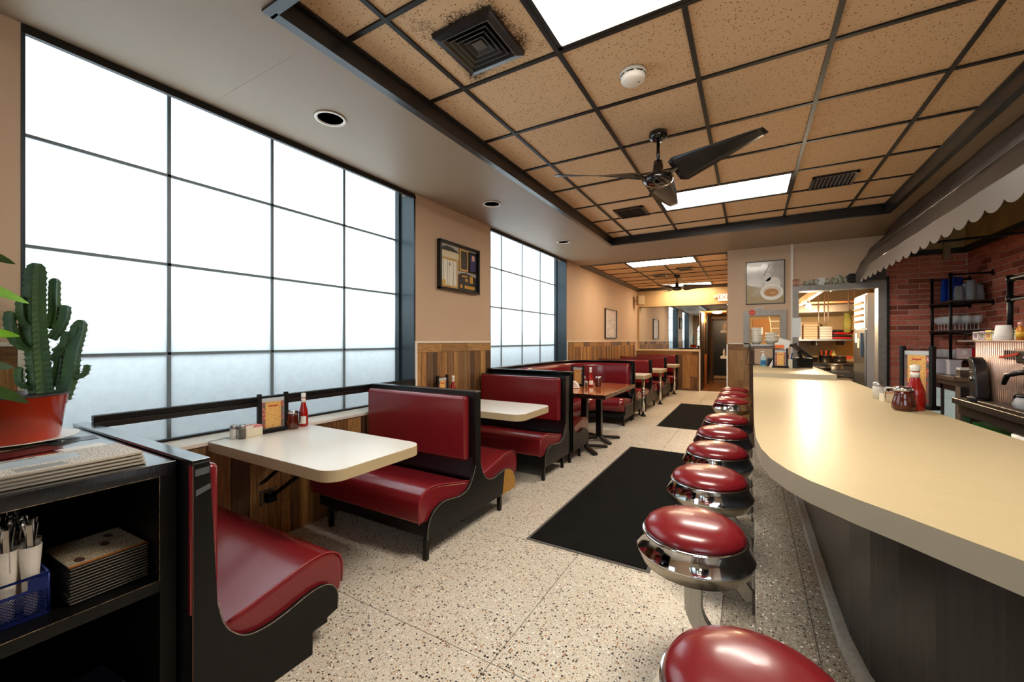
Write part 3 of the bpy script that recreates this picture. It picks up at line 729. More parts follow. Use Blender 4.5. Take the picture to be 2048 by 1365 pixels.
# ---- third bench: single, against the end of the curved booth
t = thing('booth_bench', 'red booth bench backing onto the curved corner booth', 'booth bench', (0, 4.045, 0), 0, 'booth benches')
MB().box(XI, XO-.022, -.028, .045, .125, .95).build('back_panel', M_BLACK, t)
bench_side(t, -1, XI, XO)
p = MB().prism(end_panel_poly((-1,), .955, .045), 'x', XO-.022, XO).build('end_panel', M_BLACKW, t, bevel=.003, ang=50)
MB().tube([(XO-.001, -y, z+.0006) for y, z in PANEL_TOP[1:-1]], .0022, 5).build('worn_edge', M_EDGE, p)
bench_legs(t, (XO-.03, XI+.15), (-.515, -.06))

# ---- curved corner booth (U-shaped in plan)
def arc(cx, cy, r, a0, a1, n=9): return [(cx+r*math.cos(a0+(a1-a0)*k/n), cy+r*math.sin(a0+(a1-a0)*k/n)) for k in range(n+1)]
path = [(XO, 4.19), (-2.0, 4.19), (-2.70, 4.19), (-2.765, 4.22), (-2.785, 4.30), (-2.785, 5.3), (-2.785, 6.0)] + arc(-2.785+.8, 6.15, .8, PI, PI/2, 12)[1:] + [(-1.8, 6.95), (XO, 6.95)]
pathw = [(-2.785, 4.23), (-2.785, 5.3), (-2.785, 6.0)] + arc(-2.785+.8, 6.15, .8, PI, PI/2, 12)[1:] + [(-1.8, 6.95)]
def offset(pts, d):
    out = []
    for i, p in enumerate(pts):
        a = Vector(pts[max(i-1, 0)]); b = Vector(pts[min(i+1, len(pts)-1)]); t_ = (b-a).normalized()
        n_ = Vector((t_.y, -t_.x))      # to the inside of the U
        out.append((p[0]-n_.x*d*-1, p[1]-n_.y*d*-1))
    return out
def sweep(prof, pts, name, m, parent, bevel=0):
    """prof: closed (offset, z) list; pts: plan path"""

    offs = {o: offset(pts, o) for o, _ in prof}
    b = MB(); n = len(prof); v = []; f = []
    for i in range(len(pts)):
        for o, z in prof: q = offs[o][i]; v.append((q[0], q[1], z))
    for i in range(len(pts)-1):
        for k in range(n): f.append((i*n+k, i*n+(k+1)%n, (i+1)*n+(k+1)%n, (i+1)*n+k))
    b.add(v, f, True); b.f.append(tuple(range(n))); b.sm.append(False); b.f.append(tuple(range((len(pts)-1)*n+n-1, (len(pts)-1)*n-1, -1))); b.sm.append(False)
    o = b.build(name, m, parent, bevel=bevel, segs=3, ang=50)
    bm = bmesh.new(); bm.from_mesh(o.data); bmesh.ops.recalc_face_normals(bm, faces=bm.faces); bm.to_mesh(o.data); bm.free()
    return o
t = thing('corner_booth', 'curved U-shaped red corner booth around the varnished wooden table', 'booth', (0, 0, 0))
sweep([(-.03, .11), (-.03, .985), (.03, .985), (.03, .11)], path, 'back_panel', M_BLACK, t)
sweep([(-.045, .985), (-.045, 1.0), (.045, 1.0), (.045, .985)], path, 'cap_rail', M_BLACK, t)
BKP = [(.03, .47), (.03, .955), (.06, .96), (.085, .94), (.095, .90), (.095, .52), (.08, .48)]
STP = [(.05, .22), (.05, .36), (.2, .385), (.4, .42), (.5, .42), (.565, .39), (.58, .34), (.575, .22)]
BSP = [(.05, .11), (.05, .22), (.54, .22), (.54, .11)]
for pth in ([(XO-.05, 4.19), (-2.0, 4.19), (-2.66, 4.19)], pathw + [(XO-.05, 6.95)]): sweep(BKP, pth, 'backrest_cushion', M_VINYL, t)
for pth in ([(XO-.022, 4.19), (-2.0, 4.19), (-2.18, 4.19)], pathw + [(XO-.022, 6.95)]):
    sweep(STP, pth, 'seat_cushion', M_VINYL, t); sweep(BSP, pth, 'seat_base', M_BLACKW, t)
pn = [(y+4.19, z) for y, z in [(-.03, .11), (-.03, .985)] + [(y, z if z < .9 else .985) for y, z in PANEL_TOP] + [(.527, .11)]]
p = MB().prism(pn, 'x', XO-.022, XO).build('end_panel', M_BLACKW, t, bevel=.003, ang=50)
pf = [(6.95-y, z) for y, z in [(-.03, .11), (-.03, .985)] + [(y, z if z < .9 else .985) for y, z in PANEL_TOP] + [(.6, .20), (.62, .17), (.62, .11)]]
p = MB().prism(pf, 'x', XO-.022, XO).build('end_panel', M_BLACKW, t, bevel=.003, ang=50)
MB().tube([(XO-.001, 6.95-y, z) for y, z in PANEL_TOP[1:-1]], .003, 5).build('worn_edge', M_EDGE, p)
for x, y in ((XO-.03, 4.48), (XO-.03, 4.19), (XO-.03, 6.40), (XO-.03, 6.88), (-2.3, 4.2), (-2.4, 6.9), (-2.72, 5.5)):
    MB().box(x-.014, x+.014, y-.014, y+.014, 0, .11).build('leg', M_BLACKW, t)
# bench behind the curved booth facing the rear
t = thing('booth_bench', 'small red booth seat back to back with the far arm of the corner booth', 'booth bench', (0, 7.02, 0), 0, 'booth benches')
MB().box(XI, XO-.022, -.028, .028, .125, .945).build('back_panel', M_BLACK, t)
bench_side(t, 1, XI, XO)
p = MB().prism(end_panel_poly((1,), .95), 'x', XO-.022, XO).build('end_panel', M_BLACKW, t, bevel=.003, ang=50)
MB().tube([(XO-.001, y, z) for y, z in PANEL_TOP[1:-1]], .003, 5).build('worn_edge', M_EDGE, p)
bench_legs(t, (XO-.03, XI+.15), (-.02, .45))
double_bench(8.42, 'double red booth bench between the first two tables on chrome poles', zt=.95)
double_bench(10.07, 'double red booth bench just before the last booth at the half wall', zt=.945)
t = thing('booth_bench', 'last red booth bench against the wooden half wall', 'booth bench', (0, 11.75, 0), 0, 'booth benches')
MB().box(XI, XO-.022, -.028, .028, .0, .94).build('back_panel', M_BLACK, t)
MB().box(XI, XO-.002, -.034, .034, .94, .952).build('cap_rail', M_BLACK, t)
bench_side(t, -1, XI, XO)
MB().prism(end_panel_poly((-1,), .94), 'x', XO-.022, XO).build('end_panel', M_BLACKW, t, bevel=.003, ang=50)
MB().box(XI, XO-.1, -.40, -.03, 0, .128).build('plinth', M_BLACKW, t)

# ---- tables
def white_table(x0, x1, y0, y1, label, r=.09, th=.055, z=.738, pole=None):
    t = thing('booth_table', label, 'table', ((x0+x1)/2, (y0+y1)/2, 0), 0, 'cream laminate booth tables')
    w, h = (x1-x0)/2, (y1-y0)/2
    poly = rrect(-w, w, -h, h, r, 8, (0, 1, 1, 0))
    MB().prism(poly, 'z', z-th, z-.0015, smooth=False).build('table_edge', M_LAME, t)
    MB().prism(rrect(-w+.001, w-.001, -h+.001, h-.001, r, 8, (0, 1, 1, 0)), 'z', z-.0015, z, smooth=False).build('table_top', M_LAM, t)
    if pole is not None:
        MB().lathe([(.028, .02), (.028, z-th)], c=(pole, 0, 0), n=16).build('pole', M_CHROME, t)
        MB().lathe([(.05, 0), (.05, .01), (.03, .03)], c=(pole, 0, 0), n=16).build('floor_flange', M_IRON, t)
    else:
        MB().bar((-w+.02, 0, .40), (-w+.45, 0, z-th), .03, .012).build('wall_brace', M_IRON, t)
        MB().bar((-w+.0, 0, z-th-.012), (w-.25, 0, z-th-.012), .05, .02).build('under_rail', M_IRON, t)
    return t
white_table(-2.79, -1.645, 1.185, 1.80, 'nearest cream laminate booth table under the big window')
white_table(-2.77, -1.59, 2.87, 3.46, 'second cream laminate booth table under the framed awards')
for yc, lb in ((7.42, 'cream table with chrome pole behind the curved corner booth'), (9.0, 'middle of the three small cream tables on chrome poles'), (10.85, 'farthest cream table on a chrome pole near the half wall')):
    white_table(-2.77, -1.54, yc-.3, yc+.3, lb, r=.05, pole=.52, th=.06)
# table bracket plate on the wooden wall
t = thing('table_bracket', 'metal bracket plate screwed to the wooden wall under the nearest table', 'bracket', (WX+.012, 1.54, .30))
MB().box(0, .006, -.055, -.042, -.05, .05).box(0, .006, -.055, .055, -.05, -.035).box(0, .006, -.055, .055, .037, .05).build('plate', M_STEELD, t)
for y in (-.048, .03):
    for z in (-.043, .044): MB().lathe([(.005, .006), (.004, .009), (0, .009)], c=(0, y, z), n=8, axis='x').build('screw', M_STEEL, t)
MB().box(.0, .05, -.03, .03, -.03, .03).build('socket', M_IRON, t)
MB().bar((.03, .0, .0), (.35, .0, .20), .02, .02).build('arm', M_IRON, t)

# ---- varnished wooden table on two pedestals
M_VARN = plank_mat('varnished_board', [(0, '#a23f12'), (.35, '#cf661d'), (.6, '#b55017'), (.85, '#e0802c'), (1, '#93360e')], 3, 20)
MATS['varnished_board'].node_tree.nodes['Principled BSDF'].inputs['Roughness'].default_value = .08
MATS['varnished_board'].node_tree.nodes['Principled BSDF'].inputs['Coat Weight'].default_value = .8
t = thing('wooden_table', 'glossy varnished wooden table inside the curved corner booth', 'table', (-1.78, 5.0, 0))
VB = unit_box(M_VARN, name='board')
for k in range(9):
    piece('board', VB, M_VARN, t, (0, -.65+1.3*(k+.5)/9, .722), (.036, 1.3/9-.001, .82), (0, PI/2, 0))
M_TRIMW = mat('table_rim', '#2a1710', .15, coat=.5)
MB().box(.41, .425, -.665, .665, .695, .742).box(-.425, -.41, -.665, .665, .695, .742).box(-.41, .41, -.665, -.65, .695, .742).box(-.41, .41, .65, .665, .695, .742).build('table_rim', M_TRIMW, t, bevel=.003)
MB().box(.4255, .4275, -.66, .66, .712, .722).build('pale_inlay', mat('pale_inlay', '#8a6a55', .3), t)
for yy in (-.2, .36):
    MB().box(-.035+.02, .035+.02, yy-.035, yy+.035, .05, .695).build('pedestal_post', mat('pedestal_black', '#0d0d0d', .35), t)
    for a in (PI/4, 3*PI/4, 5*PI/4, 7*PI/4):
        c_, s_ = math.cos(a), math.sin(a)
        MB().bar((.02+.03*c_, yy+.03*s_, .045), (.02+.30*c_, yy+.30*s_, .018), .055, .03).build('foot', mat('pedestal_black', '#0d0d0d', .35), t, bevel=.006)

# ---- window rail
t = thing('window_rail', 'dark wooden double rail running along the big window behind the table', 'rail', (WX-.01, 0, 0))
MB().box(-.02, .022, .70, 2.90, .938, .968).build('upper_bar', M_BLACKW, t, bevel=.003)
MB().box(-.02, .016, .70, 2.90, .905, .936).build('lower_bar', mat('rail_brown', '#1d1510', .4, var=((10, 60, 10), .5)), t, bevel=.003)
MB().box(-.02, .018, 2.90, 2.93, .90, .97).build('end_block', M_BLACKW, t)
# ================================================================== COUNTER, STOOLS, MATS
# plan outline of the counter top (outer edge first)
outer = [(.032, 5.5), (.026, 4.5), (.022, 3.4), (.018, 2.45), (.022, 2.06), (.038, 1.86), (.065, 1.715), (.105, 1.60), (.153, 1.51), (.243, 1.395), (.318, 1.315), (.378, 1.245), (.45, 1.163), (.62, .97), (.95, .60)]
innr = [(1.45, 1.05), (1.12, 1.75), (1.02, 2.25), (.99, 2.55), (.955, 3.0), (.935, 3.4), (.92, 4.3), (.905, 5.5)]
t = thing('diner_counter', 'long cream laminate diner counter with a curved end and dark wood front', 'counter', (0, 0, 0))
poly = outer + innr
MB().prism(poly, 'z', .852, .9185).build('counter_edge', M_CEDGE, t)
MB().prism(poly, 'z', .9185, .92).build('counter_top', M_CTOP, t)
# front panel of dark boards, following the counter 0.28 m inside
def inset(pts, d):
    out = []
    for i, p in enumerate(pts):
        a = Vector(pts[max(i-1, 0)]); b = Vector(pts[min(i+1, len(pts)-1)]); q = (b-a).normalized(); n_ = Vector((-q.y, q.x))
        out.append((p[0]+n_.x*d, p[1]+n_.y*d))
    return out
front = [(.315, 5.05), (.315, 4.0), (.315, 3.0), (.315, 2.3), (.32, 1.95), (.34, 1.75), (.375, 1.60), (.42, 1.48), (.50, 1.36), (.62, 1.22), (.82, .98), (1.05, .72)]
M_DWOOD = mat('dark_counter_wood', '#221c18', .35, var=((55, 55, 2.5), .6), bump=((70, 70, 3), .12))
bk = [(x+.03, y+.012) for x, y in front]
MB().prism(front + bk[::-1], 'z', .2, .852, smooth=False).build('front_panel', M_DWOOD, t)
kb = [(x-.035, y-.012) for x, y in front]
MB().prism(kb + front[::-1], 'z', .2, .245).build('kerb', M_KERB, t)
MB().box(.36, .88, 1.9, 5.04, .0, .852).build('cabinet_back', mat('cabinet_dark', '#2a2624', .5), t)
# terrazzo footrest step
st = thing('footrest_step', 'raised grey terrazzo footrest step along the counter', 'step', (0, 0, 0))
sp = [(.024, 5.05), (.022, 3.0), (.02, 1.9), (.03, 1.45), (.085, 1.15), (.16, .95), (.25, .80), (.36, .62), (.62, .30), (1.05, .72), (.82, .98), (.62, 1.22), (.42, 1.48), (.34, 1.75), (.315, 2.3), (.315, 5.05)]
MB().prism(sp, 'z', 0, .2).build('step_block', M_STEP, st, bevel=.008, ang=60)
MB().box(.214, .218, 1.6, 5.05, .2, .2012).build('divider_strip', mat('brass_dark', '#4c463c', .5), st)
# register counter: base flush with the front, wood boards on the aisle side
rg = thing('register_counter', 'raised cream register counter at the far end against the wall', 'counter', (0, 0, 0))
MB().prism([(.032, 5.5), (.80, 5.5), (.775, 7.232), (.04, 7.232)], 'z', .905, .9685).build('counter_edge', M_CEDGE, rg)
MB().prism([(.032, 5.5), (.80, 5.5), (.775, 7.232), (.04, 7.232)], 'z', .9685, .97).build('counter_top', M_CTOP, rg)
MB().box(.06, .74, 5.06, 7.225, .0, .85).build('cabinet_body', mat('cabinet_dark', '#2a2624', .5), rg)
MB().box(.06, .74, 5.52, 7.225, .85, .905).build('cabinet_riser', mat('cabinet_dark', '#2a2624', .5), rg)
RB = unit_box(M_PLANK, name='side_board')
y = 5.06
while y < 7.19:
    w = min(random.uniform(.10, .16), 7.225-y); h = .848 if y < 5.4 else .90
    piece('side_board', RB, M_PLANK, rg, (.052, y+w/2, h/2), (.016, w-.003, h)); y += w
MB().box(.036, .06, 5.04, 5.062, .0, .85).build('corner_bead', M_STEEL, rg)

# ---- stools
def make_stool():
    t = thing('counter_stool', 'x', 'stool', (0, 0, 0), 0, 'red counter stools')
    MB().lathe([(.0, .674), (.05, .673), (.10, .668), (.14, .657), (.165, .641), (.176, .624), (.177, .615), (.170, .610), (0, .610)], n=48).build('seat_cushion', M_VINYL, t)
    r = MB().lathe([(.170, .612), (.183, .612), (.186, .607), (.184, .602), (.206, .549), (.2075, .545)], n=48).build('chrome_ring', M_CHROME, t)
    MB().lathe([(.2075, .545), (.206, .541), (.184, .497), (.178, .494), (0, .494)], n=48).build('lower_band', mat('satin_band', '#a89f8f', .22, 1), t)
    pts = [(0, .495), (0, .40), (0, .345), (.004, .315), (.016, .285), (.036, .255), (.12, .147), (.196, .049)]
    lo = []; hi = []
    for i, p in enumerate(pts):
        q0 = Vector(pts[max(i-1, 0)]); q1 = Vector(pts[min(i+1, len(pts)-1)]); d_ = (q1-q0).normalized(); n_ = Vector((-d_.y, d_.x))
        lo.append((p[0]-n_.x*.031, p[1]-n_.y*.031)); hi.append((p[0]+n_.x*.031, p[1]+n_.y*.031))
    MB().prism(lo + hi[::-1], 'y', -.017, .017).build('bent_leg', M_STEEL, t, bevel=.003, ang=60)
    MB().box(.195, .202, -.05, .05, .0, .13).build('wall_plate', M_STEELD, t)
    return t
s0 = make_stool()
stools = [(-.186, 1.69, 'red stool with its bent steel leg in full view, second from the camera'),
          (-.186, 2.36, 'red chrome stool third from the camera along the counter'),
          (-.186, 2.96, 'red chrome stool fourth from the camera along the counter'),
          (-.186, 3.55, 'red chrome stool fifth from the camera along the counter'),
          (-.186, 4.16, 'red chrome stool sixth from the camera along the counter'),
          (-.186, 5.44, 'red stool nearest of the three bunched far stools'),
          (-.186, 6.08, 'red stool in the middle of the three bunched far stools'),
          (-.186, 6.66, 'red stool farthest along the counter by the wooden wall end')]
s0.location = (.008, .975, 0); s0.rotation_euler = (0, 0, -.6); s0['label'] = 'huge nearest red stool seat cut off by the bottom edge'
for x, y, lb in stools: dup(s0, (x, y, 0), 0.0, lb)

# ---- mats
def floor_mat(x0, x1, y0, y1, label):
    t = thing('floor_mat', label, 'mat', (0, 0, 0))
    MB().box(x0, x1, y0, y1, .0005, .004).build('rubber_edge', M_MATE, t)
    MB().box(x0+.022, x1-.022, y0+.022, y1-.022, .004, .009).build('carpet', M_MAT, t)
floor_mat(-1.305, -.50, 2.425, 5.2, 'long black floor mat in front of the near stools')
floor_mat(-1.27, -.50, 6.65, 9.30, 'black floor mat farther back in the aisle')
# ================================================================== BOOKCASE AND WHAT STANDS ON IT
SXF, SXB, SY0, SY1, SZ = -1.715, -2.78, -.30, .636, .925
t = thing('bookcase', 'low black painted bookcase with open shelves in the left foreground', 'bookcase', (0, 0, 0))
MB().box(SXB, SXF, SY0, SY1, SZ-.042, SZ).build('top_board', M_TOPB, t, bevel=.002)
MB().box(SXB, SXF, SY1-.045, SY1, 0, SZ-.042).build('side_board', M_BLACKW, t)
MB().box(SXB, SXF, SY0, SY0+.045, 0, SZ-.042).build('side_board', M_BLACKW, t)
MB().box(SXB, SXF, SY0+.045, SY1-.045, .494, .532).build('shelf', M_BLACKW, t, bevel=.002)
MB().box(SXB, SXF, SY0+.045, SY1-.045, .05, .085).build('shelf', M_BLACKW, t)
MB().box(SXB, SXB+.015, SY0, SY1, 0, SZ-.042).build('back_board', M_BLACKW, t)
MB().tube([(SXF+.0006, SY0+.05, .533), (SXF+.0006, SY1-.045, .533)], .0012, 5).tube([(SXF+.0006, SY1-.046, .535), (SXF+.0006, SY1-.046, .88)], .0011, 5).tube([(SXF+.0006, SY0+.05, SZ-.043), (SXF+.0006, SY1-.046, SZ-.043)], .001, 5).build('worn_edges', mat('bare_edge', '#9a8263', .7, var=(35, .95, '#0e0d0c')), t)

# ---- cactus in a red pot on a plate
px, py = -2.585, .41
t = thing('dinner_plate', 'white plate under the red cactus pot', 'plate', (px, py, SZ))
MB().lathe([(0, .004), (.12, .005), (.19, .016), (.192, .019), (.185, .019), (.12, .010), (0, .009)], n=40).build('plate_body', M_CERAM, t)
M_POT = mat('red_pot', '#b8330f', .25, coat=.4, var=(6, .25))
t = thing('potted_cactus', 'spiny green cactus in a glossy red plastic pot by the window', 'plant', (px, py, SZ+.010))
MB().lathe([(0, .0), (.128, .0), (.134, .008), (.150, .135), (.154, .138), (.160, .178), (.163, .180), (.163, .184), (.155, .184), (.150, .150)], n=40).build('pot', M_POT, t)
MB().lathe([(.1635, .180), (.166, .183), (.1635, .187), (.155, .186)], n=40).build('pot_rim', mat('pot_rim', '#2a2124', .4), t)
MB().lathe([(.152, .160), (.08, .165), (0, .168)], n=30).build('soil', mat('soil', '#241a14', .95, bump=(60, .6)), t)
M_CACT = mat('cactus_green', '#3d5f2f', .5, var=((12, 12, 5), .55, '#2c4a3a'), bump=(40, .2))
M_SPINE = mat('cactus_spines', '#6a5a3c', .7)
def stem(pts, r0, r1, ribs=5, twist=.4):
    """ribbed column with notched edges and spines"""
    b = MB(); sp = MB(); m = max(10, int(sum((Vector(pts[i+1])-Vector(pts[i])).length for i in range(len(pts)-1))/.011))
    P_ = [Vector(p) for p in pts]; Ls = [0]
    for i in range(len(P_)-1): Ls.append(Ls[-1] + (P_[i+1]-P_[i]).length)
    n = ribs*2; v = []; f = []; prev = None
    def at(s):
        for i in range(len(P_)-1):
            if s <= Ls[i+1] or i == len(P_)-2:
                u = (s-Ls[i])/(Ls[i+1]-Ls[i]); a = P_[max(i-1, 0)]; bq = P_[i]; c = P_[i+1]; d_ = P_[min(i+2, len(P_)-1)]
                return .5*((2*bq)+(c-a)*u+(2*a-5*bq+4*c-d_)*u*u+(3*bq-a-3*c+d_)*u**3)
    for i in range(m+1):
        s = Ls[-1]*i/m; p = at(s); q = at(min(s+.004, Ls[-1])) - at(max(s-.004, 0)); q.normalize()
        a = (prev - q*prev.dot(q)) if prev else q.cross(Vector((0, 1, .1))); a.normalize(); prev = a; c = q.cross(a)
        tt = i/m; r = (r0+(r1-r0)*tt) * (1 if tt < .88 else math.sqrt(max(0, 1-((tt-.88)/.13)**2)))
        for k in range(n):
            an = 2*PI*k/n + twist*s
            rib = k % 2 == 0
            rr = r * ((1.22 if i % 2 else 1.08) if rib else .62)
            v.append(p + a*(rr*math.cos(an)) + c*(rr*math.sin(an)))
            if rib and i % 2 and i < m:
                o_ = p + a*(rr*math.cos(an)) + c*(rr*math.sin(an)); e = o_ + (a*math.cos(an)+c*math.sin(an))*.009 + q*.003
                sd = q*.0012; w_ = (c*math.cos(an)-a*math.sin(an))*.0012
                sp.add([o_+sd, o_-sd+w_, o_-sd-w_, e], [(0, 1, 3), (1, 2, 3), (2, 0, 3)])
    for i in range(m):
        for k in range(n): f.append((i*n+k, i*n+(k+1) % n, (i+1)*n+(k+1) % n, (i+1)*n+k))
    b.add(v, f, False); b.f.append(tuple(m*n+k for k in range(n))); b.sm.append(False)
    o = b.build('cactus_stem', M_CACT, t); s_ = sp.build('spines', M_SPINE, o); s_['kind'] = 'stuff'
# camera looks along (-.98,.2): screen-right is (+x*.86, +y*.5); branches spread along that
def SR(a, dz, dep=0): a += .085; return (a*.19 - dep*.98, a*.98 + dep*.19, .14+(dz-.14)*1.13)
stem([SR(0, .14), SR(-.012, .30), SR(-.02, .45), SR(-.022, .56), SR(-.018, .66)], .036, .030, 5)
stem([SR(0.02, .42), SR(.03, .48, .01), SR(.03, .55), SR(.032, .61)], .018, .016, 4)
stem([SR(.02, .38), SR(.045, .42), SR(.06, .47), SR(.062, .51)], .016, .017, 4)
stem([SR(.02, .30), SR(.05, .335), SR(.06, .37), SR(.066, .41)], .014, .014, 4)
stem([SR(.05, .15), SR(.075, .24), SR(.085, .33), SR(.10, .40), SR(.11, .455)], .026, .022, 4)
stem([SR(.03, .33), SR(.06, .36), SR(.085, .40), SR(.095, .44)], .013, .015, 4)
stem([SR(.09, .23), SR(.12, .245), SR(.128, .28)], .012, .012, 4)
stem([SR(-.03, .34), SR(-.075, .375), SR(-.09, .44), SR(-.088, .48)], .017, .016, 4)
stem([SR(-.03, .42), SR(-.055, .45), SR(-.06, .50), SR(-.058, .535)], .015, .015, 4)
stem([SR(-.02, .20), SR(-.06, .215), SR(-.068, .25), SR(-.065, .28)], .012, .012, 4)
stem([SR(.03, .20, .02), SR(.04, .27, .02), SR(.045, .32, .02)], .014, .013, 4)
stem([SR(-.03, .36, .03), SR(-.05, .39, .03), SR(-.055, .44, .03)], .013, .014, 4)
# ---- leafy plant at the left edge, in its own pot
t = thing('leafy_plant', 'bright green leafy plant poking in at the left picture edge', 'plant', (-2.30, .215, SZ))
MB().lathe([(0, 0), (.09, 0), (.115, .15), (.12, .155), (.108, .155), (.1, .13), (0, .13)], n=28).build('pot', mat('brown_pot', '#4a2a1c', .4), t)
M_LEAF = mat('leaf_green', '#86c433', .35, var=(14, .5)); M_LEAFD = mat('leaf_dark', '#36521f', .45, var=(14, .4))
MB().tube([(0, 0, .12), (.01, .02, .35), (.0, .04, .62)], .007, 6).build('stem', M_LEAFD, t)
for k in range(26):
    z = .20 + .022*k; a = 2.4*k; L_ = random.uniform(.12, .185); w = random.uniform(.045, .062)
    yw = a; dip = random.uniform(-.25, .35); c_, s_ = math.cos(yw), math.sin(yw)
    def lf(u, vv, L_=L_, w=w, c_=c_, s_=s_, z=z, dip=dip):
        r = L_*u; hw = w*math.sin(PI*min(1, u*.97+.02))**.7*(vv-.5); zz = z + dip*r - 1.6*r*r + hw*.75
        return (r*c_ - hw*s_*.66, .03 + r*s_ + hw*c_*.66, zz)
    MB().sheet(lf, 8, 4).build('leaf', M_LEAF if k % 3 else M_LEAFD, t)

# ---- newspapers and flyers on the bookcase
M_NEWS = print_mat('newsprint', '#cfc8bb', '#7a7771', (150, 1000), .5, .8)
NB = [(0, 0), (.27, 0), (.27, .33), (0, .33)]
for k, lb in enumerate(('lowest newspaper of the pile on the bookcase', 'second newspaper from the bottom of the pile', 'newspaper just under the top one of the pile', 'top folded newspaper of the pile on the bookcase')):
    t = thing('newspaper', lb, 'newspaper', (-1.985+.006*k, .205-.006*k, SZ+.0115*k), -.04+.015*k, 'folded newspapers')
    def fold(u, v, z0): return (u*.215, v*.37, z0)
    pr = [(0, 0), (.205, 0), (.2125, .002), (.2155, .0055), (.2125, .009), (.205, .011), (0, .011)]
    MB().prism(pr, 'y', 0, .37, smooth=True).build('folded_sheets', mat('news_paper', '#bdb5a6', .85), t)
    if k == 3: MB().box(.004, .205, .004, .366, .011, .0112).build('printed_face', M_NEWS, t)
    for q in range(3): MB().box(.003, .2148, -.0012, .372, .0025+.0025*q, .0032+.0025*q).build('page_edge', mat('page_edge', '#a79c88', .9), t)
    if k == 3:
        MB().box(.03, .125, .05, .25, .011, .0114).build('printed_photo', blotch_mat('news_photo', [(.2, '#8ea3b3'), (.5, '#b9c4c8'), (.8, '#6b7d86')], 9), t)
        MB().box(.015, .028, .04, .17, .011, .0113).build('headline', mat('headline_ink', '#6f6d68', .8), t)
        MB().box(.15, .2, .1, .2, .011, .0113).build('printed_photo', blotch_mat('news_photo2', [(.2, '#a59f92'), (.8, '#7f8a8e')], 20), t)
def flyer(name, label, cat, x, y, rz, w, h, m, th=.0012, z=SZ):
    t = tag(MB().box(-w/2, w/2, -h/2, h/2, 0, th).build(name, m, None, loc=(x, y, z), rot=(0, 0, rz)), label, cat)
    return t
f1 = flyer('brochure', 'brown photo brochure lying nearest the cactus plate', 'brochure', -2.46, .36, .25, .10, .22, blotch_mat('brochure_photo', [(.3, '#6d4a39'), (.5, '#b19a88'), (.7, '#4b2a20')], 14))
f2 = flyer('brochure', 'dark red leaflet with pale capital letters on the bookcase', 'brochure', -2.31, .365, .18, .12, .23, mat('maroon_print', '#54151a', .3), z=SZ+.0015)
f3 = flyer('leaflet', 'dark leaflet with a white letter T near the plate', 'leaflet', -2.44, .55, -.1, .10, .14, mat('slate_print', '#33363b', .25))
text('lettering', 'T', .04, mat('white_ink', '#eeeeee', .5), f3, (0, -.03, .0014), (0, 0, PI/2))
f4 = flyer('envelope', 'white airmail envelope with red and blue edging', 'envelope', -2.22, .53, .08, .11, .13, M_PAPER)
for k in range(7):
    MB().box(-.05+.015*k, -.043+.015*k, -.065, -.055, .0012, .0016).build('edging', mat('air_red', '#b03030', .5) if k % 2 else mat('air_blue', '#2f4a9a', .5), f4)
flyer('card_sheet', 'blank white card behind the newspapers', 'card', -2.12, .555, -.06, .12, .12, mat('card_white', '#dedad4', .5), .002)

# ---- mesh basket with rolled cutlery, menus, on the shelf
M_MESH = mat('blue_wire', '#1b2a6b', .35, .4)
bx0, bx1, by0, by1, bz = -2.14, -1.80, .06, .355, .533
t = thing('wire_basket', 'dark blue wire mesh basket with a handle slot on the shelf', 'basket', (0, 0, 0))
MB().box(bx0, bx1, by0, by1, bz, bz+.004).build('basket_floor', M_MESH, t)
rim = MB()
for z in (bz+.118, bz+.003):
    rim.tube([(bx0, by0, z), (bx1, by0, z), (bx1, by1, z), (bx0, by1, z)], .006, 6, closed=True)
for x, y in ((bx0, by0), (bx1, by0), (bx1, by1), (bx0, by1)): rim.tube([(x, y, bz), (x, y, bz+.118)], .004, 6)
rim.build('rim', M_MESH, t)
def mesh_side(name, p, q, n, m, z0, z1):
    w = MB(); p = Vector(p); q = Vector(q); L_ = (q-p).length; d_ = (q-p)/L_
    st = .0085; H_ = z1-z0
    k = -H_
    while k < L_:
        for sgn in (1, -1):
            a0, a1 = (k, k+H_) if sgn == 1 else (k+H_, k)
            s0, s1 = 0., 1.
            lo = max(0, (0-a0)/(a1-a0) if sgn == 1 else (L_-a0)/(a1-a0)); hi = min(1, (L_-a0)/(a1-a0) if sgn == 1 else (0-a0)/(a1-a0))
            if hi > lo:
                u0 = p + d_*(a0+(a1-a0)*lo); u1 = p + d_*(a0+(a1-a0)*hi)
                w.bar((u0.x, u0.y, z0+H_*lo), (u1.x, u1.y, z0+H_*hi), .0016, .0016)
        k += st
    o = w.build(name, M_MESH, t); o['kind'] = 'stuff'; return o
mesh_side('front_mesh', (bx1, by0, 0), (bx1, by1, 0), 0, 0, bz+.004, bz+.075)
mesh_side('side_mesh', (bx1, by1, 0), (bx0, by1, 0), 0, 0, bz+.004, bz+.115)
MB().box(bx1-.002, bx1+.002, by0, by1, bz+.075, bz+.084).box(bx1-.002, bx1+.002, by0, by0+.03, bz+.084, bz+.112).box(bx1-.002, bx1+.002, by1-.04, by1, bz+.084, bz+.112).build('handle_frame', M_MESH, t)
M_NAP = mat('napkin', '#d9d0c2', .85, bump=(60, .3)); M_CUT = mat('cutlery', '#c7c8ca', .18, 1)
spots = [(-1.828, .326), (-1.834, .282), (-1.875, .305), (-1.888, .335), (-1.925, .275), (-1.935, .322), (-1.975, .30), (-2.02, .33), (-1.88, .25), (-1.83, .238)]
pos_words = ['at the front right corner of the basket', 'just left of the front right roll', 'behind the two front rolls', 'against the right basket side, second row', 'third row left', 'third row right', 'fourth row middle', 'at the back right of the basket', 'second row at the picture edge', 'front row at the picture edge']
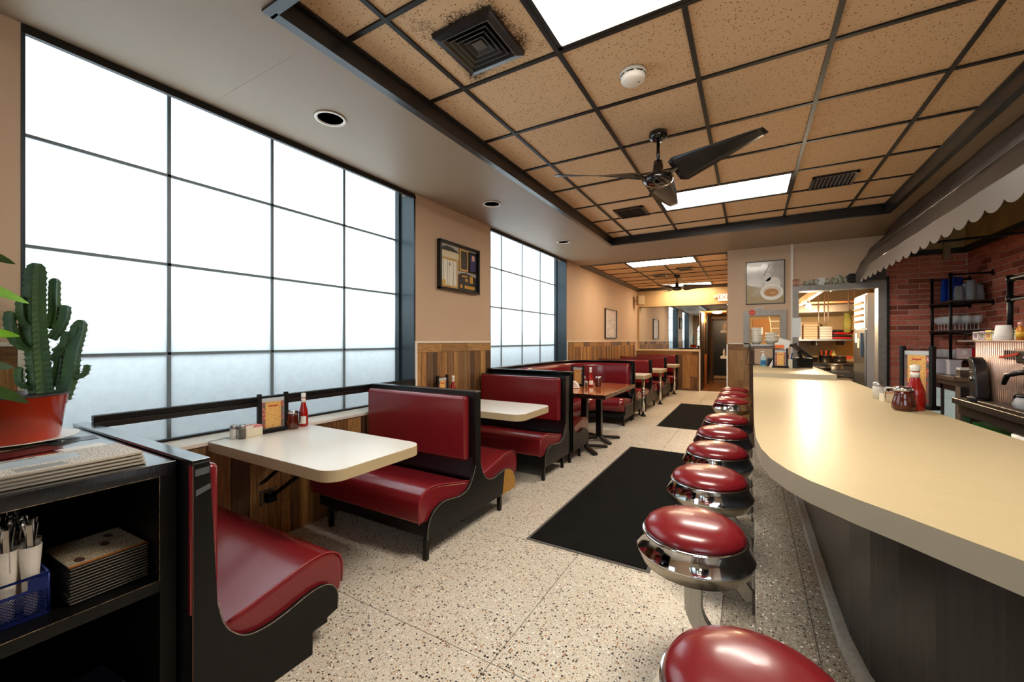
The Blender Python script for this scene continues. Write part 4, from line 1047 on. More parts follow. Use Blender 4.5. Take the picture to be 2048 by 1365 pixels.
for k, (x, y) in enumerate(spots):
    t = thing('cutlery_roll', 'white napkin roll of cutlery, ' + pos_words[k], 'cutlery roll', (x, y, bz+.006), random.uniform(-1, 1), 'napkin cutlery rolls')
    tl = random.uniform(-.02, .03)
    MB().lathe([(.012, .0), (.015, .02), (.018, .11), (.025, .20), (.023, .201), (.017, .15), (0, .13)], n=12).build('napkin', M_NAP, t, rot=(tl, tl*.7, 0))
    MB().bar((0, 0, .14), (.004, .012, .262), .014, .002).build('knife', M_CUT, t)
    MB().tube([(-.012, 0, .14), (-.014, -.004, .23), (-.016, -.006, .255), (-.016, -.007, .275)], [.003, .003, .011, .006], 6).build('spoon', M_CUT, t)
    MB().bar((.014, -.008, .14), (.02, -.016, .265), .012, .002).build('fork', M_CUT, t)
M_MENU = print_mat('menu_print', '#b7a98c', '#6a5e4e', (170, 1000), .5, .5)
for k in range(12):
    lb = ['top menu with an orange border on the stack', 'second menu from the top of the stack', 'third menu from the top of the stack', 'fourth menu from the top', 'fifth menu from the top', 'sixth menu from the top', 'seventh menu from the top', 'fifth menu from the bottom', 'fourth menu from the bottom of the stack', 'third menu from the bottom of the stack', 'second menu from the bottom of the stack', 'lowest menu of the stack on the shelf'][11-k]
    t = thing('folded_menu', lb, 'menu', (-1.90, .475, bz+.0095*k), random.uniform(-.03, .03)+.02, 'stack of folded menus')
    pr = [(-.13, 0), (-.125, .0085), (.11, .0085), (.117, .006), (.118, .003), (.11, 0)]
    MB().prism(pr, 'y', -.085, .105, smooth=False).build('folded_sheet', mat('menu_paper', '#2a2622', .45), t)
    MB().tube([(.1175, -.083, .0045), (.1175, .103, .0045)], .0012, 5).build('paper_edge', mat('menu_edge', '#8f877a', .7), t)
    MB().box(-.124, .109, -.083, .103, .0085, .0087).build('printed_face', M_MENU, t)
    if k == 11:
        MB().box(.10, .112, -.085, .105, .0087, .0092).build('orange_border', mat('orange_ink', '#b5651d', .5), t)
        for xx in (-.03, .04): MB().box(xx, xx+.002, -.08, .10, .0087, .0092).build('red_rule', mat('red_rule', '#8a3b22', .5), t)
        for xx, yy in ((.065, -.05), (-.0, .03), (-.07, .06)): MB().prism(ell(xx, yy, .02, .012, 14), 'z', .0087, .0092).build('dish_picture', mat('dish_ink', '#4a2f2a', .5), t)
tag(MB().box(0, .16, 0, .11, 0, .09).build('storage_box', mat('navy_card', '#1c1f33', .6), None, loc=(-2.0, .42, .086), rot=(0, 0, .1), bevel=.004), 'dark navy box on the lowest bookcase shelf', 'box')

# ================================================================== TABLE CONDIMENTS
M_KETLAB = mat('label_white', '#e9e3d6', .5); M_SYRUP = mat('maple_syrup', '#4e1607', .05, coat=.6, spec=.6)
M_MENUY = print_mat('menu_orange', '#dfae62', '#b87c3c', (90, 520), .45, .35)
def ketchup(x, y, z, label, h=.24, r=.03, plain=False):
    t = thing('ketchup_bottle', label, 'ketchup bottle', (x, y, z), 0, 'ketchup bottles')
    k = h/.24
    MB().lathe([(0, .001), (r*.93, .0), (r, .006*k), (r, .085*k), (r*.92, .11*k), (r*.62, .145*k), (r*.48, .17*k), (r*.45, .205*k), (0, .205*k)], n=24).build('bottle', M_RED, t)
    MB().lathe([(r*.47, .205*k), (r*.5, .208*k), (r*.5, .236*k), (0, .24*k)], n=20).build('cap', M_WHITEP, t)
    MB().lathe([(r*.47, .172*k), (r*.485, .172*k), (r*.465, .2*k), (r*.46, .2*k)], n=20).build('neck_label', M_KETLAB, t)
    if plain: return t
    lab = [(math.cos(a), math.sin(a)) for a in [-.9+1.8*i/8 for i in range(9)]]
    v = [( (r+.0008)*c_, (r+.0008)*s_, zz*k) for zz in (.022, .075) for c_, s_ in lab]
    MB().add(v, [(i, i+1, i+10, i+9) for i in range(8)], True).build('front_label', M_KETLAB, t, rot=(0, 0, -.9))
    return t
def syrup(x, y, z, label, rz=0, s=1.0, pear=False):
    t = thing('syrup_jug', label, 'syrup jug', (x, y, z), rz, 'syrup jugs'); r = .042*s
    if pear: pr = [(0, .002), (r*.8, 0), (r*.98, .012*s), (r*1.02, .03*s), (r*.86, .055*s), (r*.76, .075*s), (r*.78, .09*s), (0, .09*s)]
    else: pr = [(0, .002), (r*.95, 0), (r, .01*s), (r*.95, .05*s), (r*.82, .09*s), (r*.8, .105*s), (0, .105*s)]
    MB().lathe(pr, n=28).build('glass_body', M_SYRUP, t)
    zt = pr[-1][1]
    MB().lathe([(r*.8, zt), (r*.86, zt+.003), (r*.84, zt+.014*s), (r*.6, zt+.022*s), (0, zt+.025*s)], n=24).build('chrome_lid', M_CHROME, t)
    hp = [(r*.8, 0, zt+.012*s), (r*1.5, 0, zt+.008*s), (r*1.62, 0, zt-.02*s), (r*1.55, 0, zt-.06*s)]
    MB().tube(hp, [.006*s, .006*s, .005*s, .003*s], 8).build('handle', M_BLACKP if not pear else M_CHROME, t)
    MB().box(-r*.9, -r*.3, -.006, .006, zt+.008, zt+.016).build('spout', M_CHROME, t)
    return t
def shaker(x, y, z, label, fill, s=1.0):
    t = thing('shaker', label, 'shaker', (x, y, z), 0, 'glass table shakers'); r = .02*s
    MB().lathe([(0, 0), (r, 0), (r, .058*s), (r*.92, .066*s), (0, .066*s)], n=18).build('glass_body', fill, t)
    MB().lathe([(r*.98, .062*s), (r, .066*s), (r, .082*s), (r*.7, .088*s), (0, .089*s)], n=18).build('steel_cap', M_STEEL, t)
M_PEP = mat('pepper', '#6d665a', .3, coat=.5, var=(240, .6)); M_SALT = mat('salt', '#d9d6cf', .3, coat=.5)
def packets(x, y, z, label, rz=0, cols=('#d98a98', '#e9e3da', '#d7a06a')):
    t = thing('sugar_caddy', label, 'sugar caddy', (x, y, z), rz, 'sugar packet caddies')
    b = MB().box(-.05, .05, -.033, .033, 0, .004)
    for a in ((-.05, -.046, -.033, .033), (.046, .05, -.033, .033), (-.05, .05, -.033, -.029), (-.05, .05, .029, .033)): b.box(*a, .004, .055)
    b.build('dish', mat('cream_dish', '#e2d7bd', .35), t, bevel=.002)
    for k in range(9):
        c = cols[k % len(cols)]; MB().box(-.024, .024, -.001, .001, 0, .062).build('packet', mat('packet_'+c[1:], c, .6), t, loc=((-.02 if k % 2 else .02), -.024+.006*k, .008), rot=(random.uniform(-.2, .2), random.uniform(-.15, .15), 0))
def menu_holder(x, y, z, label, rz=0, h=.255, w=.17):
    t = thing('menu_holder', label, 'menu holder', (x, y, z), rz, 'wooden menu holders')
    for s in (-1, 1): MB().box(s*w/2-.011, s*w/2+.011, -.012, .012, .0, h).build('post', M_BLACKW, t, bevel=.001)
    MB().box(-w/2-.02, w/2+.02, -.03, .03, 0, .026).build('base_bar', M_BLACKW, t, bevel=.002)
    MB().tube([(-w/2, 0, h-.02), (w/2, 0, h-.02)], .0025, 6).build('cross_rod', M_IRON, t)
    for s in (-.035, .035): MB().tube([(s+.009*math.cos(a), 0, h-.024+.009*math.sin(a)) for a in [2*PI*k/10 for k in range(10)]], .0015, 5, closed=True).build('hanging_ring', M_IRON, t)
    c = MB().box(-w/2+.013, w/2-.013, -.002, .002, .028, h-.03).build('acrylic_sleeve', mat('sleeve', '#b9bec0', .2), t)
    for s in (-1, 1):
        y0_, y1_ = sorted((s*.0022, s*.003))
        MB().box(-w/2+.016, w/2-.016, y0_, y1_, .03, h-.055).build('food_photo_page', blotch_mat('food_photo', [(.25, '#39302c'), (.45, '#6d6a66'), (.6, '#b7402f'), (.75, '#d8cdbf')], 30), c)
        y0_, y1_ = sorted((s*.003, s*.0036))
        me = MB().box(-w/2+.036, w/2-.036, -(h-.085)/2, (h-.085)/2, -.0003, .0003).build('menu_page', M_MENUY, c, loc=(0, (y0_+y1_)/2+s*.0004, .03+(h-.085)/2), rot=(PI/2, 0, 0))
        y0_, y1_ = sorted((s*.0036, s*.0042))
        MB().box(-.03, .03, y0_, y1_+.0004, h-.088, h-.078).build('menu_heading', mat('menu_red', '#b8402a', .5), c)
    return t
TZ = .738
menu_holder(-2.72, 1.535, TZ, 'wooden menu holder standing on the nearest table by the window', PI/2-.05)
ketchup(-2.715, 1.745, TZ, 'ketchup bottle on the nearest table against the window rail', .235, .03)
syrup(-2.70, 1.655, TZ, 'maple syrup jug beside the ketchup on the nearest table', .2)
packets(-2.715, 1.40, TZ, 'cream caddy of pink sugar packets on the nearest table', PI/2)
shaker(-2.725, 1.30, TZ, 'salt shaker at the left end of the nearest table', M_SALT)
shaker(-2.685, 1.328, TZ, 'pepper shaker at the left end of the nearest table', M_PEP)
menu_holder(-2.71, 3.24, TZ, 'wooden menu holder on the second table in front of the wood wall', PI/2, .25, .15)
ketchup(-2.70, 3.40, TZ, 'ketchup bottle on the second table half hidden by the bench', .235)
W2 = .742
menu_holder(-1.98, 5.14, W2, 'wooden menu holder on the varnished corner table', -.35, .27, .19)
ketchup(-1.80, 5.13, W2, 'ketchup bottle with a white label on the varnished corner table', .25, .033)
ketchup(-1.92, 5.22, W2, 'second red bottle behind the ketchup on the corner table', .12, .03)
syrup(-1.715, 5.19, W2, 'dark syrup jug on the varnished corner table', .3)
t = thing('napkin_dispenser', 'white napkin dispenser on the varnished corner table', 'napkin dispenser', (-1.93, 4.86, W2), .2)
MB().prism([(-.07, 0), (.07, 0), (.07, .02), (.05, .06), (.02, .085), (-.03, .085), (-.06, .06), (-.07, .03)], 'y', -.05, .05, smooth=False).build('body', M_CERAM, t, bevel=.008)
MB().box(-.075, .075, -.055, .055, 0, .012).build('foot', M_CERAM, t, bevel=.004)
MB().lathe([(0, -.0515), (.012, -.0515), (.012, -.0505)], c=(0, 0, .055), n=16, axis='y').build('badge', mat('grey_badge', '#8d9194', .4), t)
shaker(-1.80, 4.97, W2, 'clear shaker on the varnished corner table', M_PEP, .9)
shaker(-1.83, 5.02, W2, 'salt shaker on the varnished corner table', M_SALT, .9)
shaker(-2.55, 8.95, .738, 'tiny black shaker on the middle far table', M_PEP)
shaker(-2.3, 10.8, .738, 'tiny dark shaker on the farthest table', M_PEP)

# ================================================================== WALL PIECES ON THE LEFT
t = thing('award_frame', 'black shadow-box frame of award plaques and certificates between the windows', 'frame', (WX, 3.61, 2.135))
fw, fh = .355, .258
MB().box(0, .05, -fw, fw, -fh, -fh+.022).box(0, .05, -fw, fw, fh-.022, fh).box(0, .05, -fw, -fw+.022, -fh, fh).box(0, .05, fw-.022, fw, -fh, fh).build('frame', mat('frame_black', '#15120f', .3), t, bevel=.002)
MB().box(0, .008, -fw+.02, fw-.02, -fh+.02, fh-.02).build('backing', mat('frame_backing', '#b9b2a6', .7), t)
def plaque(y0, y1, z0, z1, rim, face, name='plaque', th=.016):
    p = MB().box(.008, .008+th, y0, y1, z0, z1).build(name, rim, t, bevel=.002)
    if face: MB().box(.008+th, .0095+th, y0+.022, y1-.022, z0+.022, z1-.022).build('plaque_face', face, p)
    return p
M_GOLDW = mat('gold_wood', '#c49a54', .35); M_CERT = print_mat('certificate', '#e3ddcd', '#9a948a', (50, 260), .5, .5)
p = plaque(-.325, -.03, -.228, .085, M_GOLDW, M_CERT, 'certificate_frame'); MB().prism(ell(-.275, -.18, .03, .03, 16), 'x', .0265, .028).build('gold_seal', mat('gold_seal', '#d1a84a', .4), p)
MB().prism(ell(-.178, .02, .012, .016, 12), 'x', .0256, .0268).build('crest', mat('crest_grey', '#77726a', .5), p)
plaque(-.325, -.0, .09, .165, mat('cream_board2', '#d6cba8', .6), None, 'letter_sheet', .004)
MB().prism([(-.33, .165), (-.30, .19), (-.22, .212), (-.12, .205), (.0, .165)], 'x', .008, .02).build('dark_cap_shape', mat('bronze_dark', '#2a251f', .4), t)
plaque(.0, .155, -.02, .225, M_GOLDW, blotch_mat('plaque_dark', [(.3, '#16130f'), (.6, '#3b342c'), (.75, '#8a8d90')], 40), 'plaque')
plaque(.17, .325, -.02, .215, mat('plaque_black', '#17120f', .2), blotch_mat('plaque_blue', [(.3, '#1a1320'), (.5, '#28306e'), (.7, '#3a2a2a')], 18), 'plaque')
MB().prism(ell(.25, .15, .03, .035, 18), 'x', .0255, .027).build('pink_medal', mat('pink_medal', '#d8a08c', .4), t)
MB().prism([(-.02, -.235), (-.02, -.07), (.03, -.045), (.12, -.035), (.22, -.05), (.33, -.07), (.33, -.235)], 'x', .008, .02).build('shield_plaque', mat('slate_plaque', '#23262b', .35), t)
for (a, b, c, e) in ((.04, .14, -.085, -.065), (.19, .25, -.14, -.06), (.09, .29, -.21, -.175), (.10, .15, -.13, -.10)): MB().box(.02, .023, a, b, c, e).build('gold_plate', mat('gold_plate', '#c9a04a', .3, .6), t, bevel=.002)
MB().prism(ell(.03, -.19, .022, .022, 14), 'x', .02, .023).build('gold_seal', mat('gold_plate', '#c9a04a', .3, .6), t)

t = thing('framed_poster', 'tall framed sketch poster on the wall of the rear dining area', 'picture', (WX, 9.33, 1.725))
MB().box(0, .03, -.45, .45, -.335, -.315).box(0, .03, -.45, .45, .315, .335).box(0, .03, -.45, -.425, -.335, .335).box(0, .03, .425, .45, -.335, .335).build('frame', mat('frame_black', '#15120f', .3), t)
MB().box(0, .012, -.43, .43, -.32, .32).build('print', blotch_mat('sketch_print', [(.2, '#3b3430'), (.4, '#b8aca0'), (.55, '#ddd0c4'), (.65, '#c79a86'), (.8, '#8b8f63')], 4, .4, 6, 2.5), t)
t = thing('wall_speaker', 'beige box loudspeaker in the corner above the mirror', 'speaker', (-2.62, FY-.4, 2.45), .5)
MB().box(-.09, .09, -.09, .09, -.13, .13).build('cabinet', mat('speaker_beige', '#b59b78', .5), t, bevel=.012)
MB().box(-.075, .075, -.096, -.09, -.115, .115).build('grille', mat('grille_beige', '#c8b28c', .7, bump=(300, .5)), t)
MB().bar((-.02, .09, 0), (-.16, .14, 0), .04, .03).build('bracket', M_WHITE, t)

# exit sign on the far wall
t = thing('exit_sign', 'lit EXIT sign with red letters and a lamp head near the hall', 'exit sign', (-.55, FY-.05, 2.46))
MB().box(-.17, .17, -.0, .05, -.085, .085).build('housing', mat('exit_white', '#f0e2c6', .5, emit=.5, ecol='#ffe9c8'), t, bevel=.006)
text('lettering', 'EXIT', .155, mat('exit_red', '#c03a1c', .4, emit=.8, ecol='#d8401c'), t, (0, -.003, 0), (PI/2, 0, 0))
MB().lathe([(0, -.03), (.04, -.02), (.045, .02), (.02, .03)], c=(-.225, .02, .02), n=16, axis='y').build('lamp_head', mat('exit_lamp', '#f2e4c2', .4), t)

# ================================================================== CEILING FANS
def fan(x, y, z0, drop, label, rot, m_bl):
    t = thing('ceiling_fan', label, 'ceiling fan', (x, y, z0), rot)
    G = mat('fan_gloss', '#0c0b0d', .12, coat=.6)
    MB().lathe([(0, 0), (.062, 0), (.066, -.02), (.058, -.045), (.03, -.062), (0, -.064)], n=28).build('canopy', G, t)
    MB().lathe([(.012, -.06), (.012, -drop+.07)], n=12).build('down_rod', G, t)
    MB().lathe([(.012, -drop+.10), (.03, -drop+.095), (.036, -drop+.05), (.042, -drop+.0), (.05, -drop-.005)], n=24).build('coupling_cover', G, t)
    MB().lathe([(.03, -drop+.005), (.085, -drop-.005), (.105, -drop-.03), (.10, -drop-.055), (.08, -drop-.075), (.03, -drop-.085), (0, -drop-.086)], n=32).build('motor_housing', G, t)
    for k in range(3):
        a = 2*PI*k/3
        b = MB(); zc = -drop-.02
        def bl(u, v):
            r = .13 + .62*u; w = .155*(1-u)**.8 + .062; w = w if u > .02 else w*.75
            s = (v-.42)*w; tw = -.62 + .42*u
            return (r, s*math.cos(tw), zc + s*math.sin(tw) + .01)
        bld = b.sheet(bl, 14, 4).build('blade', m_bl, t, solid=.004, rot=(0, 0, a))
        MB().bar((.075, 0, zc-.01), (.17, 0, zc+.008), .035, .008).build('blade_iron', G, t, rot=(0, 0, a))
    return t
fan(-.575, 3.09, ZC, .30, 'near black three-blade ceiling fan over the aisle', PI/2, mat('blade_black', '#1b1917', .3, var=((4, 4, 4), .2)))
fan(-1.41, 9.75, AZ, .26, 'rear brown three-blade ceiling fan in the back dining area', PI/2+.5, mat('blade_brown', '#4a4033', .4))
# ================================================================== BACK WALL PIECES
YB = BY
# framed food photograph
t = thing('framed_photo', 'framed photograph of a bowl of golden broth high on the back wall', 'picture', (.195, YB, 2.215))
MB().box(-.25, .25, -.018, 0, -.325, -.313).box(-.25, .25, -.018, 0, .313, .325).box(-.25, -.238, -.018, 0, -.325, .325).box(.238, .25, -.018, 0, -.325, .325).build('frame', mat('frame_black', '#15120f', .3), t)
MB().box(-.24, .24, -.008, 0, -.315, .315).build('photo_background', mat('photo_grey', '#c3beb8', .15, coat=.5, var=(5, .25, '#a99f93')), t)
def pr_(poly, m, k, name): return MB().prism(poly, 'y', -.008-.0006*(k+1), -.008-.0006*k).build(name, m, t)
pr_([(-.24, -.315), (.24, -.315), (.24, -.22), (.05, -.12), (-.24, -.02)], mat('photo_cloth', '#a58f63', .3), 0, 'photo_table')
pr_(ell(.10, -.02, .10, .10), mat('photo_white', '#e2dcd2', .3), 1, 'photo_egg')
pr_(ell(.03, .08, .05, .065), mat('photo_white2', '#d4cfc8', .3), 1, 'photo_flour')
pr_([(-.24, .02), (-.03, -.03), (-.03, -.055), (-.24, -.01)], mat('photo_white', '#e2dcd2', .3), 2, 'photo_paper')
pr_(ell(.085, -.15, .145, .12), mat('photo_bowl', '#efe9dd', .3), 3, 'photo_bowl')
pr_(ell(.085, -.14, .115, .085), mat('photo_bowl_in', '#d6cdbd', .3), 4, 'photo_bowl_inside')
pr_(ell(.08, -.155, .09, .06), mat('photo_broth', '#b5772a', .3), 5, 'photo_broth')
pr_(ell(.10, -.16, .035, .018), mat('photo_yolk', '#d29a4a', .3), 6, 'photo_yolk')
pr_([(-.02, .10), (-.008, .10), (.065, .27), (.055, .275)], mat('photo_dark', '#6a615c', .3), 3, 'photo_handle')
for k in range(6): pr_([(-.19+.022*k, -.20), (-.186+.022*k, -.20), (-.11+.03*k*.4, -.09), (-.114+.03*k*.4, -.09)], mat('photo_wire', '#d9d6cf', .3), 4, 'photo_whisk_wire')
pr_([(-.235, .31), (-.03, .31), (-.05, .24), (-.20, .25)], mat('photo_bright', '#f3efe9', .2), 2, 'photo_window')
# pass-through frame (stainless)
t = struct(MB().box(-.087, .466, YB-.03, YB, 1.715, 1.79).box(-.087, .466, YB-.03, YB, 1.235, 1.28).box(-.087, -.01, YB-.03, YB, 1.28, 1.715).box(.392, .466, YB-.03, YB, 1.28, 1.715).build('window_4', mat('steel_frame', '#97928b', .5, .6, var=(20, .2))))
MB().box(-.01, .392, YB-.06, YB+.35, 1.262, 1.28).build('pass_shelf', M_STEEL, t)
tag(MB().box(-.045, .045, -.003, 0, -.017, .017).build('small_sign', M_PAPER, None, loc=(.125, YB, 1.822)), 'tiny white paper sign above the pass-through window', 'sign')
MB().box(-.038, .038, -.004, -.003, -.008, .004).build('sign_print', mat('sign_ink', '#2b2b33', .5), bpy.data.objects['small_sign'])
t = thing('round_sticker', 'round red sticker on the corner of the steel pass-through frame', 'sticker', (.028, YB-.031, 1.765))
MB().prism(ell(0, 0, .042, .042, 28), 'y', -.002, 0).build('disc', mat('sticker_red', '#c5301c', .4), t)
MB().box(-.028, .028, -.0028, -.002, -.009, .006).build('sticker_print', mat('sticker_light', '#e2705a', .5), t)
# bowls stacked in the pass-through
def bowl(x, y, z, r, h, label, grp, m=M_CERAM):
    t = thing('bowl', label, 'bowl', (x, y, z), 0, grp)
    MB().lathe([(0, .0), (r*.5, .0), (r*.55, .004), (r*.9, h*.6), (r, h), (r*.96, h), (r*.85, h*.6), (r*.5, .01), (0, .008)], n=26).build('bowl_body', m, t)
for k in range(9): bowl(.085, YB+.08, 1.282+.025*k, .085, .055, 'white soup bowl, ' + ORD[k] + ' from the bottom of the tall bowl stack', 'stacked bowls in the pass-through')
for k in range(3): bowl(.285, YB+.12, 1.282+.05*k, .10-.004*k, .08, 'deep white bowl, ' + ORD[k] + ' of the low stack beside the tall bowls', 'deep bowls in the pass-through')
# kitchen door frame
d1 = struct(MB().box(.539, .611, YB-.04, YB+.14, 0, 2.13).box(1.487, 1.572, YB-.04, YB+.14, 0, 2.13).box(.611, 1.487, YB-.04, YB+.14, 2.05, 2.13).build('door_1', mat('steel_frame', '#97928b', .5, .6, var=(20, .2))))
tag(MB().box(-.052, .052, -.002, 0, -.14, .14).build('taped_note', print_mat('note_print', '#dfe6e8', '#8f9aa0', (60, 300), .5, .6), None, loc=(.585, YB-.042, 1.53)), 'pale paper note taped to the left side of the kitchen door frame', 'note')
# keepsakes on top of the door frame
ZD = 2.13
def prop(x, w, h, m, name, label, cat, lean=-.12, dy=-.02, d=.004):
    o = MB().box(-w/2, w/2, -d, 0, 0, h).build(name, m, None, loc=(x, YB+dy, ZD+.001), rot=(lean, 0, 0)); return tag(o, label, cat)
prop(.577, .075, .105, blotch_mat('photo_people', [(.3, '#c9c4bb'), (.45, '#b5673f'), (.6, '#4a5560'), (.75, '#d9d2c6')], 22), 'snapshot', 'colour snapshot at the left end above the kitchen door', 'photo')
prop(.875, .085, .105, mat('white_card', '#d9dbd3', .6), 'white_card', 'upright white card among the banknotes above the kitchen door', 'card')
M_BILL = blotch_mat('banknote_print', [(.3, '#55584a'), (.5, '#a09f8a'), (.7, '#c6c2ac')], 60)
bw = ['leftmost crumpled banknote leaning above the kitchen door', 'second crumpled banknote above the kitchen door', 'third banknote just left of the white card', 'banknote just right of the white card', 'banknote propped mid-way above the kitchen door', 'large banknote left of the round frame', 'banknote leaning against the round frame']
for k, (x, w, h, r) in enumerate(((.68, .07, .06, .5), (.735, .075, .065, -.35), (.79, .08, .08, .3), (.95, .07, .075, -.5), (1.0, .075, .08, .4), (1.065, .10, .115, -.25), (1.125, .10, .10, .2))):
    def bl(u, v, w=w, h=h): return ((u-.5)*w, -.012*math.sin(6*u+3*v)-.004, v*h)
    o = MB().sheet(bl, 8, 4).build('banknote', M_BILL, None, loc=(x, YB-.018, ZD+.008), rot=(-.15, r, 0), solid=.001); tag(o, bw[k], 'banknote', 'banknotes over the kitchen door')
t = thing('round_picture', 'round black framed picture above the kitchen door', 'picture frame', (1.215, YB-.03, ZD+.067))
MB().lathe([(.048, -.01), (.066, -.012), (.068, .0), (.05, .006), (.046, 0)], n=32, axis='y').build('ring', mat('frame_black', '#15120f', .3), t)
MB().prism(ell(0, 0, .05, .05, 28), 'y', -.003, 0).build('picture_disc', mat('pale_picture', '#b9b6b4', .4), t)
MB().box(-.014, .01, -.005, -.003, -.035, .03).build('figure', mat('dark_figure', '#30333c', .5), t)
prop(1.32, .07, .10, blotch_mat('photo_blue', [(.3, '#c9b3a3'), (.5, '#3a62ae'), (.7, '#23262e')], 20), 'snapshot', 'blue snapshot at the right end above the kitchen door', 'photo')

# ================================================================== REGISTER COUNTER ITEMS
RZ = .97
t = thing('sanitizer_bottle', 'blue hand sanitizer pump bottle on the register counter', 'pump bottle', (.17, 7.02, RZ))
MB().prism(rrect(-.037, .037, -.025, .025, .015, 4), 'z', 0, .085).build('liquid', mat('gel_blue', '#3fa5bd', .1, coat=.5), t)
MB().prism(rrect(-.037, .037, -.025, .025, .015, 4), 'z', .085, .14).build('upper_bottle', mat('gel_pale', '#b9cfda', .1, coat=.5), t)
MB().lathe([(.028, .14), (.018, .155), (.018, .17), (.008, .172), (.006, .2), (.014, .2), (.014, .21), (0, .212)], n=16).build('pump', M_WHITEP, t)
MB().box(-.04, .005, -.006, .006, .2, .21).build('nozzle', M_WHITEP, t)
MB().box(-.03, .03, -.0265, -.0255, .02, .07).build('bottle_label', mat('label_blue', '#2b5f9c', .4), t)
t = thing('card_box', 'small black box beside the sanitizer on the register counter', 'box', (.27, 6.93, RZ))
MB().box(-.055, .055, -.05, .05, 0, .12).build('box_body', M_BLACKP, t, bevel=.003)
MB().box(-.056, .056, -.051, .051, .108, .122).build('lid', mat('grey_lid', '#5a6064', .4), t)
t = menu_holder(.355, 6.60, RZ, 'tall menu holder on the register counter with a slanted notice on top', -.12, .265, .15)
MB().box(-.07, .07, -.002, .002, 0, .15).build('slanted_notice', mat('notice_white', '#d9d7d2', .4), t, loc=(.01, -.005, .262), rot=(-.55, .35, 0))
MB().box(-.05, .05, -.004, -.002, .0, .04).build('orange_tag', mat('orange_tag', '#d8651a', .45), t, loc=(-.01, -.014, .27), rot=(-.1, 0, 0))
tag(MB().prism([(-.06, 0), (.06, 0), (.05, .20)], 'y', -.002, .002).build('folded_card', M_PAPER, None, loc=(.285, 6.80, RZ+.0), rot=(-.2, 0, .3)), 'white folded card standing behind the menu holder', 'card')
t = thing('pen_cup', 'square cream cup of pens on the register counter', 'pen cup', (.455, 6.62, RZ))
MB().box(-.035, .035, -.035, .035, 0, .12).build('cup', mat('cream_cup', '#c9c3ae', .5), t, bevel=.003)
for k, c in enumerate(('#2f6a35', '#b8402a', '#d8d4cc', '#2b3f7a')): MB().bar((-.02+.013*k, 0, .1), (-.03+.022*k, .01*(k-1), .17+.01*k), .01, .01).build('pen', mat('pen_'+c[1:], c, .4), t)
tag(MB().prism([(-.03, 0), (.03, 0), (.005, .13), (-.04, .13)], 'y', -.02, .02).build('card_reader', M_BLACKP, None, loc=(.525, 6.62, RZ), bevel=.003), 'slim black card reader leaning by the register screen', 'card reader')
t = thing('register_tablet', 'tilted black register tablet on a stand', 'tablet', (.62, 6.85, RZ), .25)
MB().box(-.10, .10, -.07, .09, 0, .13).build('stand_base', M_BLACKP, t, bevel=.006)
MB().bar((0, .02, .12), (-.04, .02, .21), .05, .03).build('stand_arm', M_BLACKP, t)
sc_ = MB().bar((-.13, -.02, .315), (.075, -.02, .145), .016, .21, up=(0, 1, 0)).build('screen', M_BLACKP, t)
MB().bar((-.118, -.02, .318), (.08, -.02, .154), .003, .195, up=(0, 1, 0)).build('screen_glass', mat('screen_glass', '#c9cbce', .1), sc_)
MB().bar((-.16, -.02, .30), (-.06, .03, .325), .03, .02).build('printer_arm', M_BLACKP, t)
tag(MB().box(0, .14, 0, .2, 0, .002).build('receipt_paper', mat('receipt_white', '#dcdad6', .5), None, loc=(.56, 6.35, RZ), rot=(0, 0, -.3)), 'white receipt paper lying on the register counter', 'paper')
t = thing('power_cord', 'thin black cord hanging from the pass-through down to the register counter', 'cord', (0, 0, 0))
MB().tube([(.0, YB-.07, 1.30), (-.02, YB-.09, 1.2), (-.055, YB-.10, 1.05), (-.05, YB-.1, .98), (.0, YB-.12, .975), (.10, YB-.14, .985), (.14, YB-.2, .976)], .004, 6).build('cord_loop', M_BLACKP, t)
MB().tube([(.0, YB-.07, 1.30), (.02, YB-.08, 1.15), (.04, YB-.09, 1.0), (.1, YB-.1, .978)], .003, 6).build('cord_loop', M_BLACKP, t)

# ================================================================== ON THE MAIN COUNTER
CZ = .92
kt = ketchup(.862, 3.36, CZ, 'large ketchup bottle on the diner counter', .275, .046, True)
syrup(.795, 3.30, CZ, 'round glass maple syrup pourer on the diner counter', 2.6, 1.30, pear=True)
packets(.835, 3.735, CZ, 'cream caddy of sugar packets on the diner counter', .3, ('#d9b08c', '#e9e3da', '#9fb4d4'))
packets(.885, 3.60, CZ, 'second sugar caddy with blue packets behind the syrup pourer', .2, ('#9fb4d4', '#e9e3da', '#7f9ac8'))
t = thing('sugar_shaker', 'glass sugar jar with a steel lid behind the caddies', 'sugar jar', (.80, 3.87, CZ))
MB().lathe([(0, 0), (.032, 0), (.034, .08), (.03, .095), (0, .095)], n=20).build('jar', M_SALT, t); MB().lathe([(.031, .09), (.033, .095), (.032, .115), (.02, .122), (0, .122)], n=20).build('lid', M_STEEL, t)
menu_holder(.905, 3.49, CZ, 'tall menu holder standing behind the ketchup on the diner counter', 2.08, .385, .19)

